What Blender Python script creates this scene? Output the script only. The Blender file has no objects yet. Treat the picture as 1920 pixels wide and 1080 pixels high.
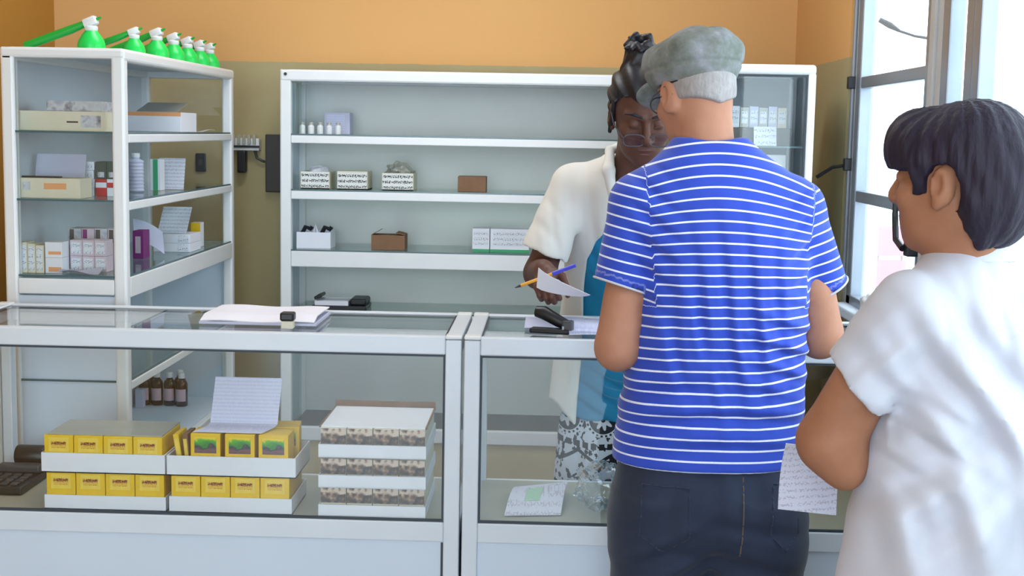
import bpy, bmesh, math, random
import numpy as np
from mathutils import Vector, Matrix
random.seed(4)
scene = bpy.context.scene
COL = scene.collection

# ------------------------------------------------------------------ camera
cam_data = bpy.data.cameras.new('camera')
cam_data.sensor_width = 36.0
cam_data.lens = 2500.0 / 1920.0 * 36.0
cam_data.clip_start = 0.05
cam = bpy.data.objects.new('camera', cam_data)
COL.objects.link(cam)
pitch, yaw, roll, eye = .1164, .0274, .0189, 1.47
fw = Vector((-math.sin(yaw) * math.cos(pitch), math.cos(yaw) * math.cos(pitch), -math.sin(pitch)))
rt = Vector((math.cos(yaw), math.sin(yaw), 0))
up = rt.cross(fw)
R_ = rt * math.cos(roll) + up * math.sin(roll)
U_ = up * math.cos(roll) - rt * math.sin(roll)
m = Matrix((R_, U_, -fw)).transposed().to_4x4()
m.translation = Vector((0, 0, eye))
cam.matrix_world = m
scene.camera = cam

# ------------------------------------------------------------------ world, light, exposure
scene.view_settings.view_transform = 'Standard'
scene.view_settings.look = 'None'
scene.view_settings.gamma = 1.0
scene.view_settings.use_curve_mapping = False
scene.view_settings.exposure = 0.22
scene.cycles.max_bounces = 10
scene.cycles.diffuse_bounces = 5
scene.cycles.transparent_max_bounces = 32
scene.cycles.sample_clamp_indirect = 6.0
world = bpy.data.worlds.new('sky')
scene.world = world
world.use_nodes = True
bgn = world.node_tree.nodes['Background']
bgn.inputs[0].default_value = (0.76, 0.90, 1.0, 1)
bgn.inputs[1].default_value = 4.2

def area(name, loc, target, sx, sy, power, color, portal=False):
    l = bpy.data.lights.new(name, 'AREA')
    l.shape = 'RECTANGLE'; l.size = sx; l.size_y = sy
    l.energy = power; l.color = color
    if portal:
        l.cycles.is_portal = True
    o = bpy.data.objects.new(name, l)
    COL.objects.link(o)
    o.location = loc
    d = Vector(target) - Vector(loc)
    o.rotation_euler = d.to_track_quat('-Z', 'Y').to_euler()
    return o
# daylight entering by the open shop front behind the camera and by the windows in the right wall
area('shopfront_daylight', (-0.5, -2.6, 1.6), (-0.5, 3.0, 1.35), 3.0, 2.4, 60, (0.64, 0.81, 1.0))
area('window_portal', (1.06, 2.9, 1.75), (0.0, 2.9, 1.75), 3.2, 1.6, 1, (1, 1, 1), True)
area('ceiling_fill_light', (-0.5, 3.9, 3.02), (-0.5, 3.9, 0), 1.2, 0.6, 24, (0.95, 0.97, 1.0))  # added unseen lamp, fills the back of the room

# ------------------------------------------------------------------ materials
def srgb(r, g, b):
    def f(c):
        c /= 255.0
        return c / 12.92 if c <= .04045 else ((c + .055) / 1.055) ** 2.4
    return (f(r), f(g), f(b), 1)

class NT:
    def __init__(s, name):
        s.m = bpy.data.materials.new(name); s.m.use_nodes = True
        s.t = s.m.node_tree; s.n = s.t.nodes; s.l = s.t.links
        s.p = s.n['Principled BSDF']; s.out = s.n['Material Output']
    def add(s, typ, **kw):
        n = s.n.new(typ)
        for k, v in kw.items(): setattr(n, k, v)
        return n
    def link(s, a, b): s.l.new(a, b)
    def val(s, sock, v): s.p.inputs[sock].default_value = v
    def math(s, op, a, b=None, c=None):
        n = s.add('ShaderNodeMath', operation=op)
        for i, x in enumerate((a, b, c)):
            if x is None: continue
            if isinstance(x, (int, float)): n.inputs[i].default_value = x
            else: s.link(x, n.inputs[i])
        return n.outputs[0]
    def mix(s, fac, a, b):
        n = s.add('ShaderNodeMix', data_type='RGBA')
        if isinstance(fac, (int, float)): n.inputs[0].default_value = fac
        else: s.link(fac, n.inputs[0])
        for i, x in ((6, a), (7, b)):
            if isinstance(x, tuple): n.inputs[i].default_value = x
            else: s.link(x, n.inputs[i])
        return n.outputs[2]
    def objco(s):
        return s.add('ShaderNodeTexCoord').outputs['Object']
    def noise(s, scale, detail=3, vec=None, rough=.5):
        n = s.add('ShaderNodeTexNoise'); n.inputs['Scale'].default_value = scale
        n.inputs['Detail'].default_value = detail; n.inputs['Roughness'].default_value = rough
        s.link(vec if vec is not None else s.objco(), n.inputs['Vector'])
        return n.outputs['Fac']
    def mapping(s, scale=(1, 1, 1), rot=(0, 0, 0), vec=None):
        n = s.add('ShaderNodeMapping'); n.inputs['Scale'].default_value = scale; n.inputs['Rotation'].default_value = rot
        s.link(vec if vec is not None else s.objco(), n.inputs['Vector'])
        return n.outputs[0]
    def ramp(s, fac, stops, interp='LINEAR'):
        n = s.add('ShaderNodeValToRGB'); n.color_ramp.interpolation = interp
        el = n.color_ramp.elements
        while len(el) < len(stops): el.new(.5)
        for e, (p, c) in zip(el, stops): e.position = p; e.color = c
        s.link(fac, n.inputs[0])
        return n.outputs[0]
    def bump(s, h, strength=.2, dist=.01):
        n = s.add('ShaderNodeBump'); n.inputs['Strength'].default_value = strength; n.inputs['Distance'].default_value = dist
        s.link(h, n.inputs['Height']); s.link(n.outputs[0], s.p.inputs['Normal'])
    def color(s, c):
        if isinstance(c, tuple): s.p.inputs['Base Color'].default_value = c
        else: s.link(c, s.p.inputs['Base Color'])

def plain(name, rgb, rough=.5, metal=0.0, var=.04, scale=14, bump=0.0, spec=.5):
    t = NT(name)
    c = srgb(*rgb)
    d = tuple(max(0, x * (1 - var * 2.2)) for x in c[:3]) + (1,)
    h = tuple(min(1, x * (1 + var)) for x in c[:3]) + (1,)
    n = t.noise(scale, 4)
    t.color(t.mix(n, d, h))
    t.val('Roughness', rough); t.val('Metallic', metal); t.val('Specular IOR Level', spec)
    if bump: t.bump(n, bump, .004)
    return t.m

M = {}
M['alu_white'] = plain('white_enamelled_aluminium', (226, 228, 230), .32, var=.02)
M['alu_counter'] = plain('worn_white_aluminium', (212, 219, 228), .35, var=.05, scale=6)
M['panel_white'] = plain('white_laminate_panel', (204, 215, 229), .45, var=.03, scale=3)
M['panel_grey'] = plain('pale_grey_back_panel', (221, 222, 219), .55, var=.05, scale=3)
M['panel_lowlit'] = plain('lowlit_back_panel', (150, 158, 164), .45, var=.08, scale=4)  # dim light and door reflections of the right cabinet put into the grey
M['gasket'] = plain('dark_rubber_gasket', (52, 62, 72), .6)
M['deck_grey'] = plain('beige_counter_deck', (170, 168, 152), .3, var=.08, scale=5)
M['deck_brown'] = plain('dark_brown_deck', (74, 62, 55), .4, var=.15, scale=9)
M['steel'] = plain('aluminium_window_frame', (150, 158, 170), .35, metal=.6, var=.06)
M['steel_pale'] = plain('pale_window_frame', (186, 186, 184), .5, var=.05)
M['black'] = plain('black_plastic', (22, 23, 27), .4)
M['darkgrey'] = plain('dark_grey_plastic', (62, 62, 66), .45)
M['green'] = plain('bright_green_plastic', (22, 205, 84), .35, var=.05)
M['green_dark'] = plain('green_plastic_tube', (18, 160, 52), .35, var=.05)
M['white_plastic'] = plain('white_plastic', (222, 224, 226), .4)
M['paper'] = plain('white_paper', (226, 226, 236), .75, var=.03)
M['paper_lav'] = plain('bluish_paper', (196, 198, 222), .75, var=.05)
M['card_white'] = plain('white_cardboard', (226, 228, 238), .7, var=.03)
M['card_brown'] = plain('brown_cardboard', (132, 98, 72), .8, var=.12, scale=30)
M['card_grey'] = plain('grey_carton_reflection', (168, 168, 158), .25, var=.06)
M['card_cream'] = plain('cream_cardboard', (216, 210, 190), .7, var=.06)
M['card_orange'] = plain('orange_cardboard', (226, 160, 110), .7)
M['yellow'] = plain('yellow_cardboard', (232, 190, 22), .5, var=.06, scale=40)
M['yellow_light'] = plain('pale_yellow_print', (238, 206, 80), .5, var=.08, scale=60)
M['purple'] = plain('purple_cardboard', (130, 40, 120), .6)
M['red'] = plain('red_cardboard', (190, 40, 50), .6)
M['darkgreen'] = plain('dark_green_cardboard', (52, 74, 72), .6)
M['greenprint'] = plain('green_print', (60, 160, 110), .6)
M['palegreen'] = plain('pale_green_print', (176, 214, 186), .6, var=.12, scale=60)
M['pinkcard'] = plain('pale_pink_cardboard', (206, 190, 204), .6, var=.08, scale=40)
M['brownglass'] = plain('dark_brown_bottle_glass', (38, 20, 20), .15, spec=.6)
M['pinklabel'] = plain('pale_pink_label', (206, 176, 186), .6)
M['panelbrown'] = plain('dark_brown_metal', (52, 40, 36), .5)
M['hair_black'] = plain('black_hair', (24, 22, 30), .5, var=.3, scale=60, bump=.3)
M['pen_orange'] = plain('orange_pen_barrel', (226, 160, 50), .35)
M['pen_blue'] = plain('blue_pen_cap', (60, 64, 190), .35)
M['eye'] = plain('eye_white', (225, 220, 214), .25)
M['lips'] = plain('lips', (96, 52, 52), .45)
M['shoe'] = plain('black_shoe_leather', (26, 24, 24), .4)
M['ground'] = plain('pale_concrete', (205, 205, 200), .9, var=.08, scale=2)
M['facade'] = plain('pale_facade', (240, 246, 246), .9, var=.05, scale=1)
M['facade_glass'] = plain('facade_window', (150, 172, 184), .3)
M['pinkpaint'] = plain('pink_sign_paint', (222, 150, 168), .8)
M['ceiling'] = plain('white_ceiling_paint', (228, 226, 220), .9)
M['floor'] = plain('terrazzo_floor', (160, 161, 162), .35, var=.15, scale=40)
M['turquoise'] = plain('turquoise_jersey', (20, 132, 176), .8, var=.1, scale=20, bump=.15)

def glass_mat(name, tint, refl=1.0):
    t = NT(name)
    t.n.remove(t.p)
    tr = t.add('ShaderNodeBsdfTransparent'); tr.inputs[0].default_value = tint
    gl = t.add('ShaderNodeBsdfGlossy'); gl.inputs['Roughness'].default_value = .02
    gl.inputs['Color'].default_value = (1, 1, 1, 1)
    lw = t.add('ShaderNodeLayerWeight'); lw.inputs['Blend'].default_value = .5
    mx = t.add('ShaderNodeMixShader')
    fr = t.math('ADD', .035, t.math('MULTIPLY', t.math('POWER', lw.outputs['Facing'], 5.0), .75))
    t.link(t.math('MINIMUM', t.math('MULTIPLY', fr, refl), .9), mx.inputs[0])
    t.link(tr.outputs[0], mx.inputs[1]); t.link(gl.outputs[0], mx.inputs[2])
    t.link(mx.outputs[0], t.out.inputs[0])
    return t.m
M['glass'] = glass_mat('clear_glass', (.972, .988, .985, 1))
M['window_glass'] = glass_mat('window_glass', (.97, .99, .99, 1), .3)
M['glass_shelf'] = glass_mat('green_edged_glass', (.80, .88, .86, 1))
M['glass_edge'] = plain('glass_edge', (70, 98, 104), .2)
M['film'] = glass_mat('clear_plastic_film', (.86, .90, .94, 1), 2.2)
M['lens'] = glass_mat('spectacle_lens', (.95, .95, .96, 1))

def wall_mat():
    # two-tone painted wall: olive dado below 1.735 m, orange above
    t = NT('two_tone_wall_paint')
    geo = t.add('ShaderNodeNewGeometry'); sep = t.add('ShaderNodeSeparateXYZ')
    t.link(geo.outputs['Position'], sep.inputs[0])
    n = t.noise(3, 5); n2 = t.noise(1.2, 3)
    edge = t.math('ADD', sep.outputs[2], t.math('MULTIPLY', t.math('SUBTRACT', t.noise(25, 2), .5), .006))
    f = t.math('GREATER_THAN', edge, 1.735)
    olive = t.mix(n, srgb(158, 146, 104), srgb(178, 167, 128))
    orange = t.mix(n2, srgb(210, 158, 95), srgb(219, 172, 112))
    t.color(t.mix(f, olive, orange)); t.val('Roughness', .75)
    t.bump(t.noise(60, 4), .08, .003)
    return t.m
M['wall'] = wall_mat()
M['wall_tan'] = plain('tan_skirting_paint', (186, 170, 136), .7, var=.06)
M['added_board'] = plain('added_board_tan', (196, 178, 140), .6, var=.07, scale=5)
M['wall_ochre'] = plain('ochre_wall_paint', (186, 134, 52), .8, var=.05, scale=2)

def skin(name, a, b, rough=.5):
    t = NT(name)
    t.color(t.mix(t.noise(22, 5), srgb(*a), srgb(*b))); t.val('Roughness', rough + .1); t.val('Specular IOR Level', .32)
    t.bump(t.noise(160, 3), .10, .002)
    return t.m
M['skin_man'] = skin('reddish_tan_skin', (160, 107, 83), (188, 136, 110))
M['skin_woman'] = skin('tan_skin', (142, 93, 67), (168, 118, 91))
M['skin_clerk'] = skin('dark_brown_skin', (76, 48, 40), (106, 70, 58), .42)

def stripes_mat():
    t = NT('blue_jersey_white_stripes')
    at = t.add('ShaderNodeAttribute', attribute_name='stripe')
    ph = t.math('FRACT', t.math('DIVIDE', at.outputs['Fac'], .0238))
    f = t.math('LESS_THAN', ph, .175)
    n = t.noise(180, 2)
    blue = t.mix(t.noise(9, 3), srgb(28, 56, 164), srgb(42, 76, 194))
    t.color(t.mix(f, blue, t.mix(n, srgb(206, 212, 236), srgb(236, 240, 250))))
    t.val('Roughness', .8); t.val('Sheen Weight', .15); t.bump(n, .08, .001)
    return t.m
M['stripes'] = stripes_mat()

def cloth(name, a, b, scale=260, bump=.12, sheen=.1):
    t = NT(name)
    wv = t.noise(scale, 2)
    t.color(t.mix(t.noise(7, 4), srgb(*a), srgb(*b))); t.val('Roughness', .85); t.val('Sheen Weight', sheen)
    t.bump(wv, bump, .001)
    return t.m
M['white_cloth'] = cloth('white_cotton', (184, 185, 198), (199, 200, 211))
M['coat_cloth'] = cloth('off_white_cotton', (208, 206, 200), (222, 220, 214))
M['denim'] = cloth('dark_denim', (18, 26, 42), (36, 48, 74), 300, .25)
M['denim_pocket'] = cloth('denim_pocket_seam', (26, 34, 52), (40, 50, 74))
M['denim_seam'] = cloth('denim_stitching', (80, 62, 48), (104, 86, 70))
def cap_mat():
    t = NT('grey_green_washed_cotton')
    n = t.noise(14, 6, None, .65)
    t.color(t.ramp(n, [(.30, srgb(82, 88, 76)), (.48, srgb(116, 120, 116)), (.60, srgb(134, 136, 142)), (.75, srgb(168, 170, 176))]))
    t.val('Roughness', .9); t.bump(t.noise(45, 4), .15, .004)
    return t.m
M['cap_cloth'] = cap_mat()
M['skirt_dark'] = cloth('dark_blue_skirt', (24, 28, 44), (34, 40, 58))

def hair_grey():
    t = NT('short_grey_hair')
    t.color(t.mix(t.noise(1, 4, t.mapping((160, 160, 50))), srgb(118, 112, 112), srgb(178, 172, 172)))
    t.val('Roughness', .6); t.bump(t.noise(200, 2), .4, .003)
    return t.m
M['hair_grey'] = hair_grey()

def hair_dark():
    t = NT('short_dark_hair')
    t.color(t.mix(t.noise(1, 4, t.mapping((70, 70, 18))), srgb(18, 15, 25), srgb(46, 36, 56)))
    t.val('Roughness', .62); t.val('Specular IOR Level', .3); t.bump(t.noise(1, 4, t.mapping((120, 120, 26))), .5, .005)
    return t.m
M['hair_dark'] = hair_dark()

def skirt_mat():
    # white cotton printed with a row of black medallions, a dotted band, zigzags and small sprigs
    t = NT('black_and_white_print')
    sep = t.add('ShaderNodeSeparateXYZ'); t.link(t.objco(), sep.inputs[0])
    x, z = sep.outputs[0], sep.outputs[2]
    A = lambda a, b: t.math('ADD', a, b)
    S = lambda a, b: t.math('SUBTRACT', a, b)
    X = lambda a, b: t.math('MULTIPLY', a, b)
    LT = lambda a, b: t.math('LESS_THAN', a, b)
    GT = lambda a, b: t.math('GREATER_THAN', a, b)
    u = X(S(t.math('FRACT', A(t.math('DIVIDE', A(x, .040 + 1.08), .108), .5)), .5), .108)
    v = S(z, .632)
    r = t.math('SQRT', A(X(u, u), X(v, v)))
    th = t.math('ARCTAN2', v, u)
    ring = X(GT(r, .034), LT(r, .041)); dots = X(X(GT(r, .044), LT(r, .050)), GT(t.math('SINE', X(th, 22.0)), 0.0))
    petal = X(LT(r, A(.024, X(t.math('SINE', X(th, 8.0)), .007))), GT(r, .0))
    disc = X(LT(r, .034), S(1.0, petal))
    core = LT(r, .007)
    med = t.math('MAXIMUM', t.math('MAXIMUM', ring, dots), t.math('MAXIMUM', disc, core))
    inrow = LT(r, .052)
    bd = t.math('ABSOLUTE', S(z, A(.556, X(t.math('SINE', X(x, 30.0)), .004))))
    band = X(LT(bd, .009), GT(t.math('SINE', X(x, 260.0)), -.55))
    zz = t.math('ABSOLUTE', S(t.math('FRACT', X(x, 9.0)), .5))
    zig = LT(t.math('ABSOLUTE', S(z, A(.500, X(zz, .075)))), .006)
    zig2 = LT(t.math('ABSOLUTE', S(z, A(.400, X(zz, .075)))), .005)
    sprig = X(GT(t.noise(48, 3), .55), LT(r, 9.0))
    small = X(sprig, S(1.0, inrow))
    f = t.math('MAXIMUM', t.math('MAXIMUM', X(med, inrow), small), t.math('MAXIMUM', band, t.math('MAXIMUM', zig, zig2)))
    t.color(t.mix(f, srgb(200, 204, 214), srgb(22, 24, 32)))
    t.val('Roughness', .85)
    return t.m
M['skirt_print'] = skirt_mat()

def scribble(name, bg, fg, rows, row_h, thr=.5, fx=90.0, axis=(0, 2), r0=0.0):
    # lines of small illegible print: rows along one axis, broken up along the other
    t = NT(name)
    sep = t.add('ShaderNodeSeparateXYZ'); t.link(t.objco(), sep.inputs[0])
    u, w = sep.outputs[axis[0]], sep.outputs[axis[1]]
    cj = t.add('ShaderNodeCombineXYZ'); t.link(t.math('MULTIPLY', u, fx * 2.2), cj.inputs[0]); t.link(t.math('MULTIPLY', w, fx * .8), cj.inputs[1])
    jit = t.math('MULTIPLY', t.math('SUBTRACT', t.noise(1.6, 1, cj.outputs[0]), .5), .9)
    ph = t.math('FRACT', t.math('ADD', jit, t.math('DIVIDE', t.math('ADD', w, 10.0 * row_h + r0), row_h)))
    line = t.math('MULTIPLY', t.math('GREATER_THAN', ph, .30), t.math('LESS_THAN', ph, .72))
    cv = t.add('ShaderNodeCombineXYZ'); t.link(t.math('MULTIPLY', u, fx), cv.inputs[0]); t.link(t.math('MULTIPLY', w, fx * 1.3), cv.inputs[1])
    br = t.math('GREATER_THAN', t.noise(2.2, 2, cv.outputs[0]), thr)
    t.color(t.mix(t.math('MULTIPLY', line, br), srgb(*bg), srgb(*fg))); t.val('Roughness', .7)
    return t.m
M['handwriting'] = scribble('handwritten_card', (222, 224, 222), (46, 46, 52), 3, .021, .47, 95)
M['print_grey'] = scribble('grey_print_paper', (208, 210, 222), (176, 180, 196), 8, .012, .45, 120)
M['form_grid'] = scribble('ruled_paper_form', (206, 209, 235), (190, 194, 226), 9, .009, .42, 160)
M['logo_red'] = scribble('dark_red_logo', (222, 178, 70), (120, 52, 34), 1, .017, .40, 150, (0, 2), .004)
M['print_white'] = scribble('printed_white_carton', (216, 220, 228), (120, 130, 160), 3, .02, .55, 100)
M['label_print'] = scribble('printed_paper_slip', (216, 216, 230), (188, 184, 198), 6, .012, .5, 100)

def pic_mat(name, cols, scale, mp=(1, 1, 1)):
    t = NT(name)
    t.color(t.ramp(t.noise(scale, 3, t.mapping(mp)), cols)); t.val('Roughness', .5)
    return t.m
def brown_pic():
    # repeated brown picture: curled shapes once per carton
    t = NT('brown_picture_print')
    sep = t.add('ShaderNodeSeparateXYZ'); t.link(t.objco(), sep.inputs[0])
    w = t.add('ShaderNodeTexWave'); w.wave_type = 'RINGS'
    w.inputs['Scale'].default_value = 16; w.inputs['Distortion'].default_value = 5; w.inputs['Detail'].default_value = 2; w.inputs['Detail Scale'].default_value = 3
    t.link(t.objco(), w.inputs['Vector'])
    f = t.math('ADD', t.math('MULTIPLY', w.outputs['Fac'], .55), t.math('MULTIPLY', t.noise(38, 3), .5))
    f = t.math('ADD', f, t.math('MULTIPLY', sep.outputs[2], 4.0))
    t.color(t.ramp(f, [(.42, srgb(44, 32, 28)), (.60, srgb(104, 78, 64)), (.76, srgb(158, 128, 106)), (.98, srgb(206, 188, 172))])); t.val('Roughness', .5)
    return t.m
M['brown_pic'] = brown_pic()
def plant_pic():
    t = NT('green_leaf_picture')
    sep = t.add('ShaderNodeSeparateXYZ'); t.link(t.objco(), sep.inputs[0])
    z = t.math('ADD', sep.outputs[2], t.math('MULTIPLY', t.math('SUBTRACT', t.noise(60, 2), .5), .03))
    t.color(t.ramp(t.math('ADD', t.math('MULTIPLY', t.math('SUBTRACT', z, .077), 22), .5), [(.0, srgb(96, 62, 74)), (.30, srgb(120, 84, 90)), (.42, srgb(40, 50, 60)), (.50, srgb(52, 130, 52)), (.75, srgb(96, 176, 40)), (.86, srgb(236, 200, 30))])); t.val('Roughness', .5)
    return t.m
M['plant_pic'] = plant_pic()
M['mix_print'] = pic_mat('mixed_grey_print', [(.3, srgb(96, 98, 112)), (.5, srgb(196, 198, 206)), (.7, srgb(160, 164, 180))], 30)

# ------------------------------------------------------------------ builders
def tag(o, label=None, cat=None, group=None, kind=None):
    if label: o['label'] = label
    if cat: o['category'] = cat
    if group: o['group'] = group
    if kind: o['kind'] = kind
    return o

def thing(name, loc, label, cat, group=None, rz=0.0):
    o = bpy.data.objects.new(name, None); COL.objects.link(o)
    o.location = loc; o.rotation_euler = (0, 0, rz); o.empty_display_size = .05
    return tag(o, label, cat, group)

class MB:
    """collects shapes; build() links them as ONE mesh object"""
    def __init__(s): s.bm = bmesh.new()
    def box(s, lo, hi, bev=0.0, seg=2):
        c = [(a + b) / 2 for a, b in zip(lo, hi)]; d = [max(1e-5, b - a) for a, b in zip(lo, hi)]
        r = bmesh.ops.create_cube(s.bm, size=1.0, matrix=Matrix.Translation(c) @ Matrix.Diagonal((*d, 1)))
        if bev:
            es = list({e for v in r['verts'] for e in v.link_edges})
            bmesh.ops.bevel(s.bm, geom=es, offset=min(bev, min(d) * .45), segments=seg, profile=.5, affect='EDGES')
        return s
    def obox(s, c, d, rot, bev=0.0):
        mt = Matrix.Translation(c) @ rot.to_4x4() @ Matrix.Diagonal((*d, 1))
        r = bmesh.ops.create_cube(s.bm, size=1.0, matrix=mt)
        if bev:
            es = list({e for v in r['verts'] for e in v.link_edges})
            bmesh.ops.bevel(s.bm, geom=es, offset=min(bev, min(d) * .45), segments=2, profile=.5, affect='EDGES')
        return s
    def tube(s, pts, rad, n=10, caps=True):
        pts = [Vector(p) for p in pts]; rs = rad if isinstance(rad, (list, tuple)) else [rad] * len(pts)
        rings = []; prev = None
        for i, p in enumerate(pts):
            t = (pts[min(i + 1, len(pts) - 1)] - pts[max(i - 1, 0)]).normalized()
            a = prev - t * prev.dot(t) if prev is not None else (Vector((0, 0, 1)) if abs(t.z) < .9 else Vector((1, 0, 0))).cross(t)
            a.normalize(); prev = a; b = t.cross(a)
            rings.append([s.bm.verts.new(p + (a * math.cos(2 * math.pi * k / n) + b * math.sin(2 * math.pi * k / n)) * rs[i]) for k in range(n)])
        for r0, r1 in zip(rings, rings[1:]):
            for k in range(n): s.bm.faces.new((r0[k], r0[(k + 1) % n], r1[(k + 1) % n], r1[k]))
        if caps:
            s.bm.faces.new(rings[0][::-1]); s.bm.faces.new(rings[-1])
        return s
    def lathe(s, c, prof, n=24, axis='Z'):
        c = Vector(c); rings = []
        for r, z in prof:
            ring = []
            for k in range(n):
                a = 2 * math.pi * k / n
                v = Vector((r * math.cos(a), r * math.sin(a), z))
                if axis == 'X': v = Vector((v.z, v.x, v.y))
                if axis == 'Y': v = Vector((v.y, v.z, v.x))
                ring.append(s.bm.verts.new(c + v))
            rings.append(ring)
        for r0, r1 in zip(rings, rings[1:]):
            for k in range(n): s.bm.faces.new((r0[k], r0[(k + 1) % n], r1[(k + 1) % n], r1[k]))
        s.bm.faces.new(rings[0][::-1]); s.bm.faces.new(rings[-1])
        return s
    def sheet(s, fn, nu, nv, th=.0008):
        """a thin curved sheet with both faces; fn(u,v) in 0..1"""
        P = [[Vector(fn(i / nu, j / nv)) for j in range(nv + 1)] for i in range(nu + 1)]
        def nrm(i, j):
            a = P[min(i + 1, nu)][j] - P[max(i - 1, 0)][j]; b = P[i][min(j + 1, nv)] - P[i][max(j - 1, 0)]
            return a.cross(b).normalized()
        A = [[s.bm.verts.new(P[i][j] + nrm(i, j) * th / 2) for j in range(nv + 1)] for i in range(nu + 1)]
        B = [[s.bm.verts.new(P[i][j] - nrm(i, j) * th / 2) for j in range(nv + 1)] for i in range(nu + 1)]
        for i in range(nu):
            for j in range(nv):
                s.bm.faces.new((A[i][j], A[i + 1][j], A[i + 1][j + 1], A[i][j + 1]))
                s.bm.faces.new((B[i][j], B[i][j + 1], B[i + 1][j + 1], B[i + 1][j]))
        for i in range(nu):
            s.bm.faces.new((A[i][0], B[i][0], B[i + 1][0], A[i + 1][0])); s.bm.faces.new((A[i + 1][nv], B[i + 1][nv], B[i][nv], A[i][nv]))
        for j in range(nv):
            s.bm.faces.new((A[0][j + 1], B[0][j + 1], B[0][j], A[0][j])); s.bm.faces.new((A[nu][j], B[nu][j], B[nu][j + 1], A[nu][j + 1]))
        return s
    def build(s, name, mat, parent=None, world=True, smooth=False):
        """vertices given in world space are moved into the parent's frame when world=True"""
        bmesh.ops.recalc_face_normals(s.bm, faces=s.bm.faces)
        if parent is not None and world:
            mt = Matrix.Translation(parent.location) @ parent.rotation_euler.to_matrix().to_4x4()
            if parent.parent is not None:
                pp = parent.parent
                mt = Matrix.Translation(pp.location) @ pp.rotation_euler.to_matrix().to_4x4() @ mt
            s.bm.transform(mt.inverted())
        me = bpy.data.meshes.new(name); s.bm.to_mesh(me); s.bm.free()
        if smooth:
            me.shade_smooth() if hasattr(me, 'shade_smooth') else None
            me.set_sharp_from_angle(angle=math.radians(40))
        o = bpy.data.objects.new(name, me); COL.objects.link(o)
        me.materials.append(M[mat] if isinstance(mat, str) else mat)
        if parent is not None: o.parent = parent
        return o

def solo(mb, name, mat, loc, label, cat, group=None, smooth=False):
    """a thing that is one mesh, its origin at loc"""
    mb.bm.transform(Matrix.Translation(-Vector(loc)))
    o = mb.build(name, mat, None, smooth=smooth); o.location = loc
    return tag(o, label, cat, group)

def struct(mb, name, mat):
    return tag(mb.build(name, mat), kind='structure')

def copy_tree(o, parent=None):
    c = o.copy(); COL.objects.link(c)
    if parent is not None: c.parent = parent
    for ch in list(o.children): copy_tree(ch, c)
    return c

def frame_rect(mb, axis, pos, th, a0, a1, z0, z1, w):
    """four bars round a rectangle in the plane axis=pos..pos+th"""
    def b(l0, l1, h0, h1):
        if axis == 'Y': mb.box((l0, pos, h0), (l1, pos + th, h1))
        elif axis == 'X': mb.box((pos, l0, h0), (pos + th, l1, h1))
        else: mb.box((l0, h0, pos), (l1, h1, pos + th))
    b(a0, a1, z0, z0 + w); b(a0, a1, z1 - w, z1); b(a0, a0 + w, z0 + w, z1 - w); b(a1 - w, a1, z0 + w, z1 - w)
    return mb

# ------------------------------------------------------------------ room shell
XL, XR, YB, ZC = -2.03, .97, 5.45, 3.1
struct(MB().box((XL - .15, -2.8, -.1), (XR + .2, YB + .2, 0)), 'floor', 'floor')
struct(MB().box((XL - .15, -2.8, ZC), (XR + .2, YB + .2, ZC + .12)), 'ceiling', 'ceiling')
struct(MB().box((XL - .15, YB, 0), (XR + .2, YB + .2, ZC)), 'wall_back', 'wall')
struct(MB().box((XL - .15, -2.8, 0), (XL, YB, ZC)), 'wall_left', 'wall_ochre')
WY0, WY1, WZ0, WZ1 = 1.35, 4.46, .93, 2.5
wr = MB()
wr.box((XR, WY1, 0), (XR + .07, YB, ZC)); wr.box((XR, -2.8, 0), (XR + .07, WY0, ZC))
wr.box((XR, WY0, 0), (XR + .07, WY1, WZ0)); wr.box((XR, WY0, WZ1), (XR + .07, WY1, ZC))
struct(wr, 'wall_right', 'wall')
struct(MB().box((XR - .03, WY0 - .03, WZ0 - .03), (XR + .09, WY1 - .06, WZ0 + .004), .006), 'trim_1', 'panel_white')
struct(MB().box((XL, YB - .012, 0), (XR, YB, .09)), 'baseboard_back', 'wall_tan')

# first window: casement sash beside the corner, with two transoms, seen along the wall
def window(name, y0, y1, rails, frame_w, mat_frame):
    f = MB(); x0, x1 = XR + .012, XR + .052
    f.box((x0, y1 - frame_w, WZ0), (x1, y1, WZ1), .004); f.box((x0, y0, WZ0), (x1, y0 + frame_w, WZ1), .004)
    f.box((x0, y0, WZ0), (x1, y1, WZ0 + frame_w * .6), .004); f.box((x0, y0, WZ1 - frame_w), (x1, y1, WZ1), .004)
    w = tag(f.build(name, mat_frame), kind='structure')
    for z in rails:
        MB().box((x0 + .004, y0 + frame_w, z - .018), (x1 - .004, y1 - frame_w, z + .018), .003).build('transom', mat_frame, w, False)
    MB().box((x0 + .016, y0 + frame_w, WZ0 + .02), (x0 + .021, y1 - frame_w, WZ1 - .03)).build('window_pane', 'window_glass', w, False)
    return w
w1 = window('window_1', 3.545, 4.40, (1.648, 1.285), .055, 'steel')
MB().box((XR + .012, 4.40, WZ0), (XR + .068, 4.46, WZ1)).build('window_jamb', 'steel_pale', w1, False)
MB().tube([(XR + .006, 4.415, 1.0), (XR + .006, 4.415, 2.4)], .007, 8).build('espagnolette_rod', 'steel', w1, False)
for z in (1.385, 1.65): MB().box((XR - .012, 4.405, z - .02), (XR + .02, 4.43, z + .02), .003).build('window_hinge', 'black', w1, False)
MB().tube([(XR + .02, 4.425, 1.385), (XR - .04, 4.45, 1.375), (XR - .085, 4.48, 1.34)], .006, 8).build('window_stay', 'black', w1, False)
hb = MB().box((XR - .02, 3.56, 1.16), (XR + .014, 3.60, 1.20), .004).build('window_handle', 'black', w1, False)
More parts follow.
